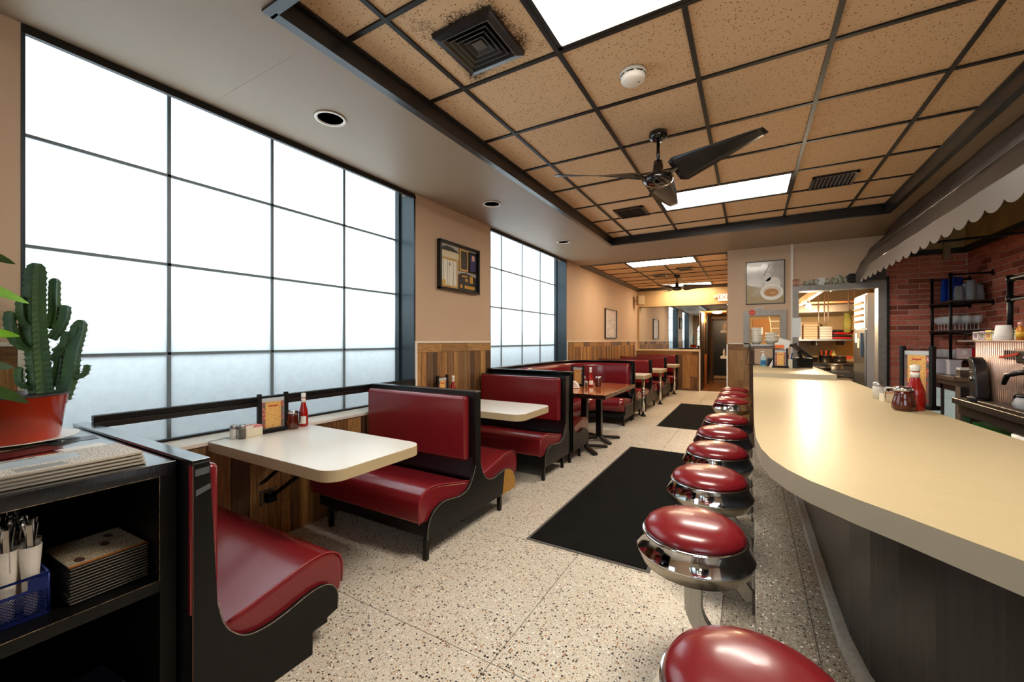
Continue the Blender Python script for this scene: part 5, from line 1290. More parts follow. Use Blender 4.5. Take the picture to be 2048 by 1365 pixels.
# ================================================================== AWNING
M_AWN = mat('awning_vinyl', '#3d352f', .38, spec=.5, coat=.25, bump=(120, .15))
t = thing('scalloped_awning', 'brown vinyl awning with a scalloped valance over the back counter', 'awning', (0, 0, 0))
AY_0, AY_1 = 1.2, 7.18
def end_x(y): return max(0, (y-5.8)/1.4)**2*.09
def aw(profile, name, m=M_AWN, n=60, solid=.004):
    b = MB()
    def fn(u, v):
        y = AY_0 + (AY_1-AY_0)*u; k = v*(len(profile)-1); i = min(int(k), len(profile)-2); f = k-i
        x = profile[i][0]+(profile[i+1][0]-profile[i][0])*f; z = profile[i][1]+(profile[i+1][1]-profile[i][1])*f
        return (x + (end_x(y) if z > 2.6 else 0) + .004*math.sin(9*y+4*z), y, z)
    return b.sheet(fn, n, (len(profile)-1)*2).build(name, m, t, solid=solid)
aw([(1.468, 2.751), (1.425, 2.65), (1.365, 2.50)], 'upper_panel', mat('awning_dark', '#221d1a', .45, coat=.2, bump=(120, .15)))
aw([(1.365, 2.50), (1.315, 2.39), (1.262, 2.29), (1.252, 2.272)], 'slope_panel')
MB().tube([(1.362, AY_0, 2.503), (1.362, AY_1, 2.503)], .004, 6).tube([(1.368, AY_0, 2.47+.01), (1.35, AY_1, 2.47)], .0025, 6).build('seam_welt', mat('awning_welt', '#5b524b', .4), t)
NS = 27; b = MB(); v = []; f = []; sub = 8
for i in range(NS*sub+1):
    y = AY_0 + (AY_1-AY_0)*i/(NS*sub); ph = (i % sub)/sub
    zb = 2.145 - .045*math.sin(PI*ph)**.7 if i % sub else 2.145
    x = 1.25
    v += [(x, y, 2.272), (x, y, 2.2), (x, y, zb)]
for i in range(NS*sub): f += [(3*i, 3*i+3, 3*i+4, 3*i+1), (3*i+1, 3*i+4, 3*i+5, 3*i+2)]
b.add(v, f, False).build('scalloped_valance', mat('valance_vinyl', '#5f5650', .42, spec=.5, bump=(220, .1)), t, solid=.004)
MB().prism([(1.558, 2.75), (1.43, 2.60), (1.30, 2.40), (1.25, 2.27), (1.25, 2.15), (1.56, 2.15)], 'y', 7.165, 7.18).build('end_panel', M_AWN, t)
fr = MB()
for y in (2.0, 3.7, 5.4): fr.tube([(RX-.05, y, 2.3), (1.27, y, 2.27)], .012, 6)
fr.tube([(1.275, AY_0, 2.27), (1.275, AY_1, 2.27)], .012, 6).build('support_frame', M_IRON, t)

# ================================================================== PIPE SHELVES
M_SHB = mat('shelf_board', '#4a3324', .6, var=((4, 30, 30), .5))
t = thing('pipe_shelf', 'black iron pipe shelf of cups and glasses in the brick corner', 'shelf', (0, 0, 0))
def pipe(parent, pts, r=.014, name='pipe'): return MB().tube(pts, r, 10).build(name, M_IRON, parent)
for y in (6.62, 7.17):
    pipe(t, [(2.0, y, 1.10), (2.0, y, 2.10)])
    for z in (1.10, 1.43, 1.77, 2.10):
        pipe(t, [(2.0, y, z), (RX-.012, y, z)], .011)
        MB().lathe([(.02, -.02), (.02, .02)], c=(2.0, y, z), n=12).build('elbow', M_IRON, t)
        MB().lathe([(.034, -.02), (.034, -.012)], c=(RX, y, z), n=16, axis='x').build('wall_flange', M_IRON, t)
for z in (1.43, 1.77): MB().box(1.985, RX-.015, 6.60, 7.225, z+.012, z+.032).build('shelf_board', M_SHB, t)
MB().box(1.985, RX-.015, 6.60, 7.225, 1.112, 1.13).build('shelf_board', M_SHB, t)
M_BLUEC = mat('blue_cup', '#143fa0', .2, coat=.4); M_CLC = mat('clear_cup', '#c5cdd4', .15, alpha=.5)
def cup_stack(x, y, z, r, h, n, step, m, label, grp, name='tumbler'):
    pr0 = MB().lathe([(0, h-.003), (r*.78, h-.003), (r*.8, h), (r*.8, h), (r, .006), (r*1.03, .004), (r*1.03, 0), (r*.96, 0), (r*.77, h-.006), (0, h-.006)][::-1], n=18)
    me = pr0.mesh(name); me.materials.append(m)
    for k in range(n):
        o = bpy.data.objects.new(name, me); COL.objects.link(o); o.location = (x, y, z+step*k); tag(o, ORD[k] + ' ' + label, 'cup', grp)
for i, (x, y) in enumerate(((2.06, 6.98), (2.13, 7.08), (2.07, 6.80), (2.15, 6.88))):
    cup_stack(x, y, 1.803, .04, .12, 6, .034, M_BLUEC, 'blue tumbler in ' + ['the front left nest', 'the rear left nest', 'the nest behind the pipe post', 'the rear right nest'][i] + ' on the top pipe shelf', 'nested blue tumblers ' + str(i))
for i, (x, y, n) in enumerate(((2.08, 6.67, 3), (2.16, 6.72, 4), (2.17, 6.64, 5), (2.25, 6.68, 3), (2.27, 6.80, 4))):
    cup_stack(x, y, 1.803, .042, .11, n, .028, M_CLC, 'clear tumbler in ' + ['the nest right of the pipe post', 'the second clear nest', 'the tallest clear nest', 'the clear nest by the wall', 'the rear clear nest'][i] + ' on the top pipe shelf', 'nested clear tumblers ' + str(i))
wg = MB().lathe([(0, .0), (.034, .001), (.034, .003), (.006, .008), (.004, .012), (.004, .068), (.012, .075), (.034, .098), (.04, .125), (.034, .165), (.0325, .165), (.038, .125), (.032, .1), (0, .08)], n=18)
wgm = wg.mesh('wine_glass'); wgm.materials.append(mat('wine_glass', '#e8eef2', .05, alpha=.28))
for i in range(3):
    for j in range(6):
        o = bpy.data.objects.new('wine_glass', wgm); COL.objects.link(o); o.location = (2.045+.095*i, 6.66+.095*j, 1.463)
        tag(o, 'wine glass on the middle pipe shelf, %s row, %s from its near end' % (['front', 'middle', 'rear'][i], ['first', 'second', 'third', 'fourth', 'fifth', 'sixth'][j]), 'wine glass', 'wine glasses on the pipe shelf')
mg = MB().lathe([(0, 0), (.036, 0), (.04, .1), (.037, .1), (.033, .008), (0, .006)], n=18).mesh('glass_mug'); mg.materials.append(mat('wine_glass', '#e8eef2', .05, alpha=.28))
for j in range(6):
    o = bpy.data.objects.new('glass_tumbler', mg); COL.objects.link(o); o.location = (2.05+.09*(j % 2), 6.74+.085*j, 1.131); tag(o, 'plain glass tumbler on the lowest pipe shelf, %s from its near end' % ['first', 'second', 'third', 'fourth', 'fifth', 'sixth'][j], 'glass', 'glass tumblers on the lowest pipe shelf')
# second pipe shelf nearer the camera
t = thing('pipe_shelf', 'black iron pipe shelf of tea boxes at the right picture edge', 'shelf', (0, 0, 0))
pipe(t, [(2.0, 5.37, 1.34), (2.0, 5.37, 1.89)], .02); pipe(t, [(2.0, 5.37, 1.89), (2.0, 4.0, 1.89)], .016); pipe(t, [(2.0, 5.37, 1.72), (RX-.01, 5.37, 1.72)], .014); pipe(t, [(2.0, 5.37, 1.70), (2.0, 4.0, 1.70)], .014)
pipe(t, [(2.0, 4.05, 1.34), (2.0, 4.05, 1.89)], .02); pipe(t, [(2.0, 4.05, 1.89), (RX-.01, 4.05, 1.89)], .016); pipe(t, [(2.0, 5.37, 1.89), (RX-.01, 5.37, 1.89)], .016)
for z in (1.89, 1.71): MB().lathe([(.028, -.03), (.028, .03)], c=(2.0, 5.37, z), n=12).build('elbow', M_IRON, t)
MB().box(1.97, RX-.015, 4.0, 6.35, 1.325, 1.345).build('shelf_board', M_SHB, t)
MB().tube([(2.02, 6.33, 1.415), (2.02, 4.0, 1.415)], .005, 6).tube([(2.02, 6.33, 1.345), (2.02, 6.33, 1.42)], .004, 6).build('guard_wire', M_IRON, t)
cols = ['#e7e2dc', '#c9a1c4', '#e8c95a', '#dfe3dd', '#d8b7cf', '#8ec04a', '#efe9e0', '#c77fb0', '#6fae3c', '#e3d8c8', '#d0a23a', '#b9d08a']
wd = ['end', 'second', 'third', 'fourth', 'fifth', 'sixth', 'seventh', 'eighth', 'ninth', 'tenth', 'eleventh', 'last']
for k in range(12):
    o = MB().box(0, .075, -.062, .062, 0, .085+.006*(k % 3)).build('tea_box', mat('tea_'+cols[k][1:], cols[k], .5), None, loc=(2.06, 6.2-.133*k, 1.346), bevel=.001)
    MB().box(-.001, 0, -.035, .035, .02, .06).build('box_print', mat('tea_print%d' % (k % 3), ('#7a4a8c', '#4a7a35', '#b05a2a')[k % 3], .5), o)
    tag(o, 'small tea box, %s from the far end of the tea shelf' % wd[k], 'tea box', 'tea boxes on the pipe shelf')
t = thing('glass_jar', 'glass jar with a wide black lid among the tea boxes', 'jar', (2.02, 5.15, 1.346)); MB().lathe([(0, 0), (.05, 0), (.052, .05), (0, .05)], n=20).build('jar_body', mat('jar_brown', '#9a938c', .1, coat=.4), t); MB().lathe([(.055, .05), (.055, .08), (0, .082)], n=20).build('lid', M_BLACKP, t)

# ================================================================== BACK COUNTERS AND MACHINES
M_SSD = mat('warm_steel', '#8d7f70', .28, .9, var=((3, 60, 3), .15))
t = thing('steel_counter', 'stainless steel back counter carrying the coffee machine', 'counter', (0, 0, 0))
MB().box(1.355, 2.33, 1.6, 4.47, .855, .90).build('worktop', M_SSD, t, bevel=.006)
MB().box(1.385, 1.41, 1.6, 4.44, .78, .855).build('apron', M_SSD, t)
for x in (1.41, 2.28):
    for y in (4.40, 2.9, 1.65): MB().box(x-.018, x+.018, y-.018, y+.018, 0, .855).build('leg', M_STEEL, t)
MB().box(1.42, 2.3, 1.6, 4.42, .42, .445).build('under_shelf', M_STEEL, t)
t = thing('crate', 'bright green plastic crate under the steel back counter', 'crate', (1.62, 4.12, .446))
cb = MB().box(-.17, .17, -.26, .26, 0, .01)
for a in ((-.17, -.16, -.26, .26), (.16, .17, -.26, .26), (-.17, .17, -.26, -.25), (-.17, .17, .25, .26)): cb.box(*a, .01, .27)
cb.build('crate_body', mat('green_plastic', '#1c9c3c', .35), t)
for k in range(7): MB().box(-.176, -.17, -.24+.08*k-.008, -.24+.08*k+.008, .02, .26).build('rib', mat('green_plastic', '#1c9c3c', .35), t)
MB().box(-.18, .18, -.27, .27, .26, .285).build('rim', mat('green_plastic', '#1c9c3c', .35), t)
t = thing('ice_bucket', 'white plastic tub hanging below the steel worktop', 'tub', (1.50, 3.62, .60)); MB().lathe([(0, 0), (.09, .02), (.13, .1), (.14, .17), (.0, .17)], n=26).build('tub_body', M_WHITEP, t)
t = thing('carton', 'black carton with a red band on the under shelf', 'carton', (1.60, 3.2, .446)); MB().box(-.15, .15, -.25, .25, .11, .24).build('carton_body', mat('black_card', '#0f0e10', .5), t); MB().box(-.151, .151, -.251, .251, 0, .11).build('red_band', mat('maroon_card', '#5c1826', .5), t)
t = thing('steel_canister', 'round white enamel pot under the right end of the steel counter', 'pot', (1.5, 2.95, .446)); MB().lathe([(0, 0), (.12, 0), (.12, .2), (.13, .21), (.115, .21), (0, .2)], n=26).build('pot_body', M_CERAM, t)

# espresso machine: ribbed copper front
M_RIB = mat('rose_copper', '#d2b09d', .32, .5); M_RIBD = mat('rib_gap', '#5c4438', .5)
t = thing('espresso_machine', 'rose copper coffee machine with a vertically ribbed front', 'coffee machine', (0, 0, 0))
ex0, ex1, ey0, ey1, ez0, ez1 = 1.465, 2.05, 2.2, 4.42, .905, 1.335
MB().box(ex0+.012, ex1, ey0, ey1, ez0+.01, ez1-.004).build('body', M_RIBD, t)
MB().box(ex0-.0, ex1+.01, ey0-.01, ey1+.005, ez1-.004, ez1+.006).build('top_plate', M_RIB, t, bevel=.003)
y = ey1 - .004; k = 0
RBm = MB().lathe([(.0092, ez0+.004), (.0092, ez1-.004)], n=10).mesh('rib'); RBm.materials.append(M_RIB)
while y > 2.5:
    o = bpy.data.objects.new('rib', RBm); COL.objects.link(o); o.parent = t; o.location = (ex0+.012, y, 0); y -= .0265
for k in range(20):
    o = bpy.data.objects.new('rib', RBm); COL.objects.link(o); o.parent = t; o.location = (ex0+.03+.0265*k, ey1, 0)
MB().box(ex0-.108, ex0+.02, 2.6, 4.06, ez0-.004, ez0+.018).build('drip_tray', M_SSD, t, bevel=.003)
MB().box(ex0-.10, ex0+.01, 2.65, 4.0, ez0+.018, ez0+.021).build('tray_grid', M_STEELD, t)
for yy in (3.62, 3.2):
    MB().box(ex0-.055, ex0+.01, yy-.11, yy+.11, ez1-.135, ez1-.055).build('group_head', mat('group_dark', '#1b1918', .3, .3), t, bevel=.01)
    MB().box(ex0-.06, ex0+.0, yy-.13, yy+.10, ez1-.06, ez1-.045).build('group_plate', M_RIB, t)
    MB().bar((ex0-.05, yy+.07, ez1-.075), (ex0-.06, yy+.26, ez1-.105), .02, .012).build('red_lever', mat('lever_red', '#c2281a', .35), t)
    MB().lathe([(.03, ez1-.175), (.034, ez1-.17), (.034, ez1-.135)], c=(ex0-.03, yy, 0), n=18).build('spout', M_CHROME, t)
    for q in range(3): MB().lathe([(.011, -.058), (.011, -.052)], c=(ex0, yy-.06+.045*q, ez1-.10), n=10, axis='x').build('button', M_CHROME if q else mat('amber_lamp', '#e06a2a', .4, emit=1.5, ecol='#ff7a30'), t)
    MB().tube([(ex0-.03, yy, ez1-.185), (ex0-.06, yy+.05, ez1-.19), (ex0-.085, yy+.12, ez1-.21), (ex0-.09, yy+.15, ez1-.27)], [.014, .016, .016, .011], 8).build('portafilter_handle', M_BLACKP, t)
for q in range(14): MB().box(ex0-.0012, ex0+.003, 4.0-.0265*q-.004, 4.0-.0265*q+.004, ez1-.12, ez1-.06).build('vent_slot', M_BLACKP, t)
for yy, lb in ((3.62, 'glass coffee carafe with a black handle under the brewer'), (3.36, 'second glass coffee carafe nearer the right edge')):
    t = thing('coffee_carafe', lb, 'carafe', (ex0-.052, yy, ez0+.0215), 0, 'coffee carafes'); t.scale = (.72, .72, .72)
    MB().lathe([(0, .001), (.05, .0), (.072, .02), (.078, .05), (.066, .085), (.05, .105), (.052, .112), (.049, .112), (.06, .085), (.07, .05), (.048, .008), (0, .006)], n=26).build('glass_bowl', mat('carafe_glass', '#e8eef2', .04, alpha=.3), t)
    MB().lathe([(.052, .1), (.055, .104), (.055, .118), (.05, .122), (0, .124)], n=24).build('collar', M_BLACKP, t)
    MB().tube([(0, .05, .115), (-.01, .10, .125), (-.015, .125, .10), (-.018, .135, .05), (-.018, .138, .02)], [.012, .012, .011, .009, .007], 8).build('handle', M_BLACKP, t)
# black water tap beside it
t = thing('water_tap', 'tall black curved hot water tap with a chrome dial', 'tap', (1.412, 4.20, .90), .0)
MB().prism(rrect(-.05, .05, -.06, .07, .045, 6), 'z', 0, .035, smooth=False).build('tap_base', M_BLACKP, t, bevel=.006)
sd = [(.045, .03), (.042, .20), (.052, .275), (.085, .305), (.085, .318), (.04, .320), (-.005, .300), (-.035, .255), (-.05, .19), (-.058, .12), (-.066, .03)]
MB().prism(sd, 'x', -.036, .036).build('tap_body', mat('tap_black', '#1a1a1c', .3, coat=.4), t, bevel=.012, segs=3, ang=60)
MB().lathe([(.016, -.047), (.018, -.036), (.0, -.036)][::-1], c=(0, .0, .165), n=18, axis='x').build('dial', M_CHROME, t)
MB().box(-.042, -.034, -.022, .022, .21, .235).build('lever_plate', M_CHROME, t, bevel=.002)
# things on top of the machine
for k in range(3):
    o = MB().lathe([(.048, 0), (.049, .004), (.037, .085), (.0, .085)], n=24).build('paper_cup', mat('paper_cup', '#ece8e2', .7), None, loc=(1.58, 4.33, ez1+.0065+.012*k)); tag(o, 'white paper cup, ' + ORD[k] + ' in the upside-down pile on the coffee machine', 'paper cup', 'paper cups on the coffee machine')
def sauce(x, y, z, c1, c2, label, h=.13):
    t = thing('sauce_bottle', label, 'sauce bottle', (x, y, z)); MB().lathe([(0, 0), (.022, 0), (.022, h*.55), (.012, h*.72), (.011, h*.8), (0, h*.8)], n=16).build('bottle', mat('sauce_'+c1[1:], c1, .2, coat=.3), t); MB().lathe([(.013, h*.78), (.013, h*.95), (.004, h), (0, h)], n=12).build('cap', mat('cap_'+c2[1:], c2, .4), t)
    MB().lathe([(.0225, h*.15), (.0228, h*.15), (.0228, h*.45), (.0225, h*.45)], n=16).build('label_band', mat('label_yellow', '#e2b13a', .5), t)
sauce(1.62, 4.22, ez1+.0065, '#d98a2a', '#e0a090', 'yellow labelled sauce bottle beside the paper cups')
sauce(1.65, 4.15, ez1+.0065, '#b84a1c', '#1f7a34', 'red sauce bottle with a green cap on the coffee machine', .15)
t = thing('bean_bag', 'slumped black bag on top of the coffee machine', 'bag', (1.66, 3.95, ez1+.0065)); MB().sheet(lambda u, v: ((v-.5)*.12, (u-.5)*.30, .07*math.sin(PI*u)**.7*math.sin(PI*v)**.5), 14, 8).build('bag_body', M_BLACKP, t)

# far back counter with a glass-door fridge below
t = thing('steel_counter', 'far stainless back counter in the brick corner', 'counter', (0, 0, 0))
MB().box(1.865, 2.33, 6.10, 7.22, .905, .95).build('worktop', M_SSD, t, bevel=.004)
MB().box(1.90, 2.33, 6.12, 7.2, .85, .905).build('under_frame', M_STEELD, t)
for x, y in ((1.91, 6.14), (2.3, 6.14)): MB().box(x-.015, x+.015, y-.015, y+.015, 0, .85).build('leg', M_STEEL, t)
MB().box(1.93, 2.33, 6.115, 6.13, .0, .85).build('black_side', M_BLACKP, t)
t = thing('undercounter_fridge', 'small glass-door fridge under the far steel counter', 'fridge', (0, 0, 0))
MB().box(1.96, 2.32, 6.16, 7.18, .03, .84).build('fridge_body', mat('fridge_inside', '#a9bdb9', .5, emit=.25, ecol='#cfe6df'), t)
MB().box(1.94, 1.96, 6.16, 6.24, .03, .84).box(1.94, 1.96, 6.64, 6.70, .03, .84).box(1.94, 1.96, 7.1, 7.18, .03, .84).box(1.94, 1.96, 6.16, 7.18, .78, .84).build('door_frame', M_BLACKP, t)
MB().box(1.945, 1.953, 6.24, 7.1, .03, .78).build('door_glass', M_GLASS, t)
for z in (.3, .55): MB().box(1.965, 2.0, 6.2, 7.15, z, z+.012).build('fridge_shelf', M_STEEL, t)
t = thing('cream_carton', 'white squeeze bottle behind the fridge glass', 'bottle', (1.957, 6.33, .562))
MB().lathe([(0, 0), (.03, 0), (.03, .09), (.01, .12), (.006, .16), (0, .16)], n=14).build('bottle_body', M_WHITEP, t); t.location = (2.0-.008, 6.34, .562)
for k, (x, y, h, lb) in enumerate(((1.93, 6.66, .17, 'tall frosted plastic container, left of the pair on the far counter'), (1.99, 6.50, .165, 'tall frosted plastic container, right of the pair on the far counter'), (2.10, 6.80, .19, 'frosted plastic container behind the pair on the far counter'))):
    t = thing('food_container', lb, 'container', (x, y, .951)); MB().box(-.05, .05, -.05, .05, 0, h).build('tub', mat('frosted_tub', '#b8b3bd', .35), t, bevel=.008); MB().box(-.053, .053, -.053, .053, h-.012, h+.004).build('rim', mat('frosted_tub', '#b8b3bd', .35), t)
t = thing('spice_jar', 'small glass jar with a dark top on the far counter', 'jar', (1.91, 6.92, .951)); MB().lathe([(0, 0), (.03, 0), (.03, .08), (.02, .1), (0, .1)], n=16).build('jar_body', mat('spice', '#8c7f72', .3), t); MB().lathe([(.022, .1), (.022, .13), (0, .13)], n=16).build('lid', M_BLACKP, t)
t = thing('steel_box', 'dull steel box with a pale top on the far counter', 'box', (2.0, 6.28, .951)); MB().box(-.045, .045, -.05, .05, 0, .07).build('box_body', M_STEELD, t); MB().box(-.045, .045, -.05, .05, .07, .095).build('pale_top', M_WHITEP, t)
t = thing('toaster', 'cream toaster with a black handle on the far counter', 'toaster', (2.16, 6.24, .951)); MB().box(-.10, .10, -.075, .075, .05, .20).build('shell', mat('toaster_cream', '#d8c9b8', .3, coat=.3), t, bevel=.03, segs=4); MB().box(-.11, .11, -.085, -.07, .095, .115).build('handle', M_BLACKP, t); MB().box(-.105, .105, -.08, .08, 0, .05).build('base', mat('toaster_base', '#6a3a30', .3), t); MB().lathe([(.012, 0), (.016, .02), (0, .035)], c=(0, 0, .2), n=12).build('knob', M_CHROME, t)
t = thing('timer_box', 'red and white boxed gadget on the pipe beside the coffee machine', 'box', (2.17, 6.645, 1.1305)); MB().box(-.11, .0, -.03, .03, 0, .12).build('white_half', mat('pink_white', '#d8c4c4', .4), t); MB().box(.0, .11, -.03, .03, 0, .12).build('red_half', mat('gadget_red', '#b0101c', .35), t); MB().box(.015, .085, -.0325, -.03, .015, .105).build('display_panel', mat('panel_red', '#d2202c', .4), t); MB().prism(ell(-.055, .075, .022, .03, 16), 'y', -.032, -.03).build('white_dial', M_WHITEP, t)
# ================================================================== KITCHEN BEHIND THE BACK WALL
KX0, KX1, KY1 = -.18, 2.2, 10.4
M_KT = mat('kitchen_tile', '#dcb982', .35); M_KG = mat('kitchen_grout', '#b08f60', .8)
kw = struct(MB().box(KX0, KX1, KY1, KY1+.1, 0, 2.7).box(KX1, KX1+.1, BY+.12, KY1, 0, 2.7).box(KX0-.02, KX0, BY+.12, KY1, 0, 2.7).build('wall_kitchen', mat('kitchen_paint', '#d6b27c', .6)))
KT = unit_box(M_KT, name='wall_tile')
for i in range(14):
    for j in range(5): piece('wall_tile', KT, M_KT, kw, (.66+.102*i, KY1-.003, .96+.102*j), (.098, .008, .098))
struct(MB().box(KX0, KX1, BY+.12, KY1, 2.62, 2.7).build('ceiling_kitchen', mat('kitchen_ceiling', '#b98f5a', .7)))
# hood
t = thing('extractor_hood', 'stainless extractor hood above the kitchen range', 'hood', (0, 0, 0))
MB().prism([(8.75, 1.83), (KY1-.01, 1.83), (KY1-.01, 2.55), (9.5, 2.55), (8.78, 1.95)], 'x', .62, 1.75).build('hood_shell', mat('hood_steel', '#7d776e', .35, .9), t)
MB().bar((.6, 8.75, 1.99), (1.8, 8.75, 1.99), .03, .03).build('front_pipe', mat('copper_pipe', '#8a5a38', .35, .7), t)
for k in range(5): MB().bar((1.15+.16*k, 8.0, 2.58), (1.15+.16*k, 9.4, 2.50), .012, .03).build('filter_bar', M_STEELD, t)
t = thing('rail_beam', 'pale slanting beam with lamps across the kitchen ceiling', 'beam', (0, 0, 0)); MB().bar((.73, 8.45, 1.98), (1.02, 7.75, 2.20), .06, .10).build('beam_body', mat('pale_beam', '#d9c3a0', .5), t)
for k, (x, y, z, lb) in enumerate(((1.10, 8.1, 2.16, 'glowing lamp high in the kitchen near the door head'), (.825, 8.2, 1.90, 'lower glowing lamp in the kitchen left of the other'))):
    t = thing('kitchen_lamp', lb, 'lamp', (x, y, z)); MB().lathe([(0, -.045), (.035, -.03), (.045, 0), (.03, .03), (.015, .05), (0, .05)], n=18).build('bulb', mat('lit_bulb', '#fff1d6', .5, emit=45, ecol='#ffdca8'), t); MB().lathe([(.02, .045), (.02, .09), (0, .09)], n=12).build('socket', M_STEELD, t)
    L_ = bpy.data.lights.new('kitchen_lamp_light', 'POINT'); L_.energy = 16 if k == 0 else 55; L_.color = (1, .80, .55); L_.shadow_soft_size = .06; lo = bpy.data.objects.new('lamp_light', L_); COL.objects.link(lo); lo.parent = t; lo.location = (0, -.02, -.09)
for k, (x, z0, z1) in enumerate(((1.02, 1.62, 2.15), (1.10, 1.62, 2.15), (1.15, 1.66, 2.12), (1.42, 1.85, 2.35), (1.50, 1.85, 2.38))):
    lb = ['ladle hanging left under the hood', 'second ladle hanging under the hood', 'hooked tool hanging under the hood', 'thin cable pipe at the right of the hood', 'copper pipe at the far right of the hood'][k]
    t = thing('hanging_tool', lb, 'kitchen tool', (x, 8.72, 0)); MB().tube([(0, 0, z1), (0, 0, z0+.03), (.01, 0, z0)], .008, 6).build('shaft', mat('tool_brown', '#3a281c', .4), t); MB().lathe([(0, 0), (.018, .005), (.02, .02)], c=(.012, 0, z0-.012), n=12).build('tip', mat('tool_brown', '#3a281c', .4), t)
# shelf with containers
t = thing('steel_shelf', 'long steel wall shelf over the kitchen range', 'shelf', (0, 0, 0)); MB().box(.62, 1.62, 9.5, 10.2, 1.335, 1.365).build('shelf_plate', M_STEEL, t)
for k in range(3): MB().box(.66+.42*k, .68+.42*k, 9.6, 10.38, 1.25, 1.335).build('bracket', M_STEELD, t)
M_FOAM = mat('foam_tray', '#e3d3c6', .6); M_FOAM2 = mat('foam_tray_warm', '#d8b48e', .6)
def foam(x, w, n, label, grp, m, dy=9.62):
    for k in range(n): 
        o = MB().box(-w/2, w/2, 0, .22, 0, .045).build('takeout_box', m, None, loc=(x, dy, 1.366+.048*k), bevel=.006); tag(o, ORD[k] + ' ' + label, 'takeout box', grp)
foam(.76, .20, 7, 'pink takeout box in the left stack on the kitchen shelf', 'left takeout stack', M_FOAM)
foam(1.0, .22, 6, 'tan takeout box in the middle stack on the kitchen shelf', 'middle takeout stack', M_FOAM2)
foam(1.235, .19, 5, 'pale takeout box in the right stack on the kitchen shelf', 'right takeout stack', M_FOAM)
tag(MB().box(-.16, .16, -.01, .01, 0, .34).build('cutting_board', mat('board_tan', '#d2a873', .6), None, loc=(1.02, 9.9, 1.366), rot=(-.1, 0, 0)), 'tan cutting board leaning behind the takeout boxes', 'cutting board')
for k in range(4):
    o = MB().box(-.13, .13, -.10, .10, 0, .04).build('red_pouch', mat('pouch_red', '#b01414', .4) if k % 2 == 0 else mat('pouch_dark', '#26201c', .5), None, loc=(1.46+.01*k, 9.62, 1.366+.043*k), rot=(0, .05*(k % 2), .1*k), bevel=.012); tag(o, ['lowest red pouch on the kitchen shelf', 'lower dark pouch between the red ones', 'upper red pouch on the kitchen shelf', 'dark pouch on top of the red ones'][k], 'pouch')
tag(MB().lathe([(0, 0), (.05, .02), (.07, .2), (.04, .4), (0, .42)], n=12).build('green_towel', mat('olive_cloth', '#8a7f3a', .9, bump=(30, .4)), None, loc=(1.50, 9.3, 1.47)), 'olive cloth hanging beside the kitchen shelf', 'cloth')
# range and pots
t = thing('kitchen_range', 'dark steel range and worktop along the kitchen wall', 'stove', (0, 0, 0)); MB().box(.62, 1.75, 9.55, 10.38, 0, .90).build('range_body', M_STEELD, t); MB().box(.60, 1.77, 9.5, 10.38, .90, .925).build('hob', mat('hob_dark', '#4a4038', .35, .6), t)
for k in range(4): MB().tube([(.78+.24*k+.09*math.cos(a), 9.8+.09*math.sin(a), .94) for a in [2*PI*q/14 for q in range(14)]], .008, 5, closed=True).build('burner_grate', M_IRON, t)
t = thing('griddle_table', 'low dark steel prep table in front of the range', 'table', (0, 0, 0)); MB().box(.80, 1.38, 8.3, 9.1, .80, .84).build('table_top', M_STEELD, t); MB().box(.84, 1.34, 8.34, 9.06, .3, .33).build('low_shelf', M_STEELD, t)
for x in (.84, 1.34):
    for y in (8.34, 9.06): MB().box(x-.02, x+.02, y-.02, y+.02, 0, .80).build('leg', M_STEELD, t)
def pot(x, y, z, r, h, m, label, handle=True):
    t = thing('cooking_pot', label, 'pot', (x, y, z)); MB().lathe([(0, 0), (r*.95, 0), (r, .01), (r, h), (r*1.04, h), (r*.94, h-.004), (r*.92, .01), (0, .01)], n=22).build('pot_body', m, t)
    if handle: MB().bar((-r, 0, h*.8), (-r-.13, -.05, h*.85), .02, .012).build('handle', M_BLACKP, t)
pot(1.24, 9.75, .926, .10, .13, M_STEEL, 'steel pot holding red handled tools on the range', False)
for k in range(6): 
    o = MB().bar((0, 0, 0), (.05*(k-2.5)/2.5, .02, .20), .022, .012).build('spatula', mat('tool_red', '#c23a14', .4) if k % 2 else mat('tool_dark', '#1b1512', .4), None, loc=(1.24+.02*(k-2.5), 9.75, .95)); tag(o, ['leftmost dark spatula', 'left red spatula', 'middle dark spatula', 'middle red spatula', 'right dark spatula', 'rightmost red spatula'][k] + ' standing in the steel pot', 'spatula')
pot(1.02, 9.7, .945, .11, .07, mat('pan_dark', '#2c2622', .4, .4), 'dark frying pan left of the tool pot'); pot(.72, 9.68, .945, .10, .06, M_STEELD, 'grey saucepan at the left of the range', False); pot(1.45, 9.7, .945, .10, .10, M_STEEL, 'steel pot at the right of the tool pot', False)
tag(MB().box(-.16, .16, -.06, .06, 0, .05).build('red_tray', mat('tool_red', '#c23a14', .4), None, loc=(1.50, 9.95, .99)), 'red tray at the back of the range', 'tray')
pot(1.03, 8.5, .841, .13, .05, mat('pan_dark', '#2c2622', .4, .4), 'wide dark pan on the prep table'); pot(1.25, 8.85, .841, .12, .09, M_STEEL, 'steel bowl pot on the prep table', False)
t = thing('squeeze_bottle', 'pale yellow squeeze bottle at the back of the range', 'bottle', (1.42, 10.1, .926)); MB().lathe([(0, 0), (.04, 0), (.04, .14), (.015, .18), (.01, .21), (0, .21)], n=14).build('bottle_body', mat('yellow_bottle', '#d9c267', .4), t)
t = thing('steel_trolley', 'small steel rack trolley just inside the kitchen door', 'trolley', (0, 0, 0))
for z in (.55, .74): MB().box(.92, 1.30, 7.55, 8.05, z, z+.02).build('tray', M_SSD, t)
for x in (.93, 1.29):
    for y in (7.56, 8.04): MB().box(x-.01, x+.01, y-.01, y+.01, 0, .86).build('upright', M_STEELD, t)
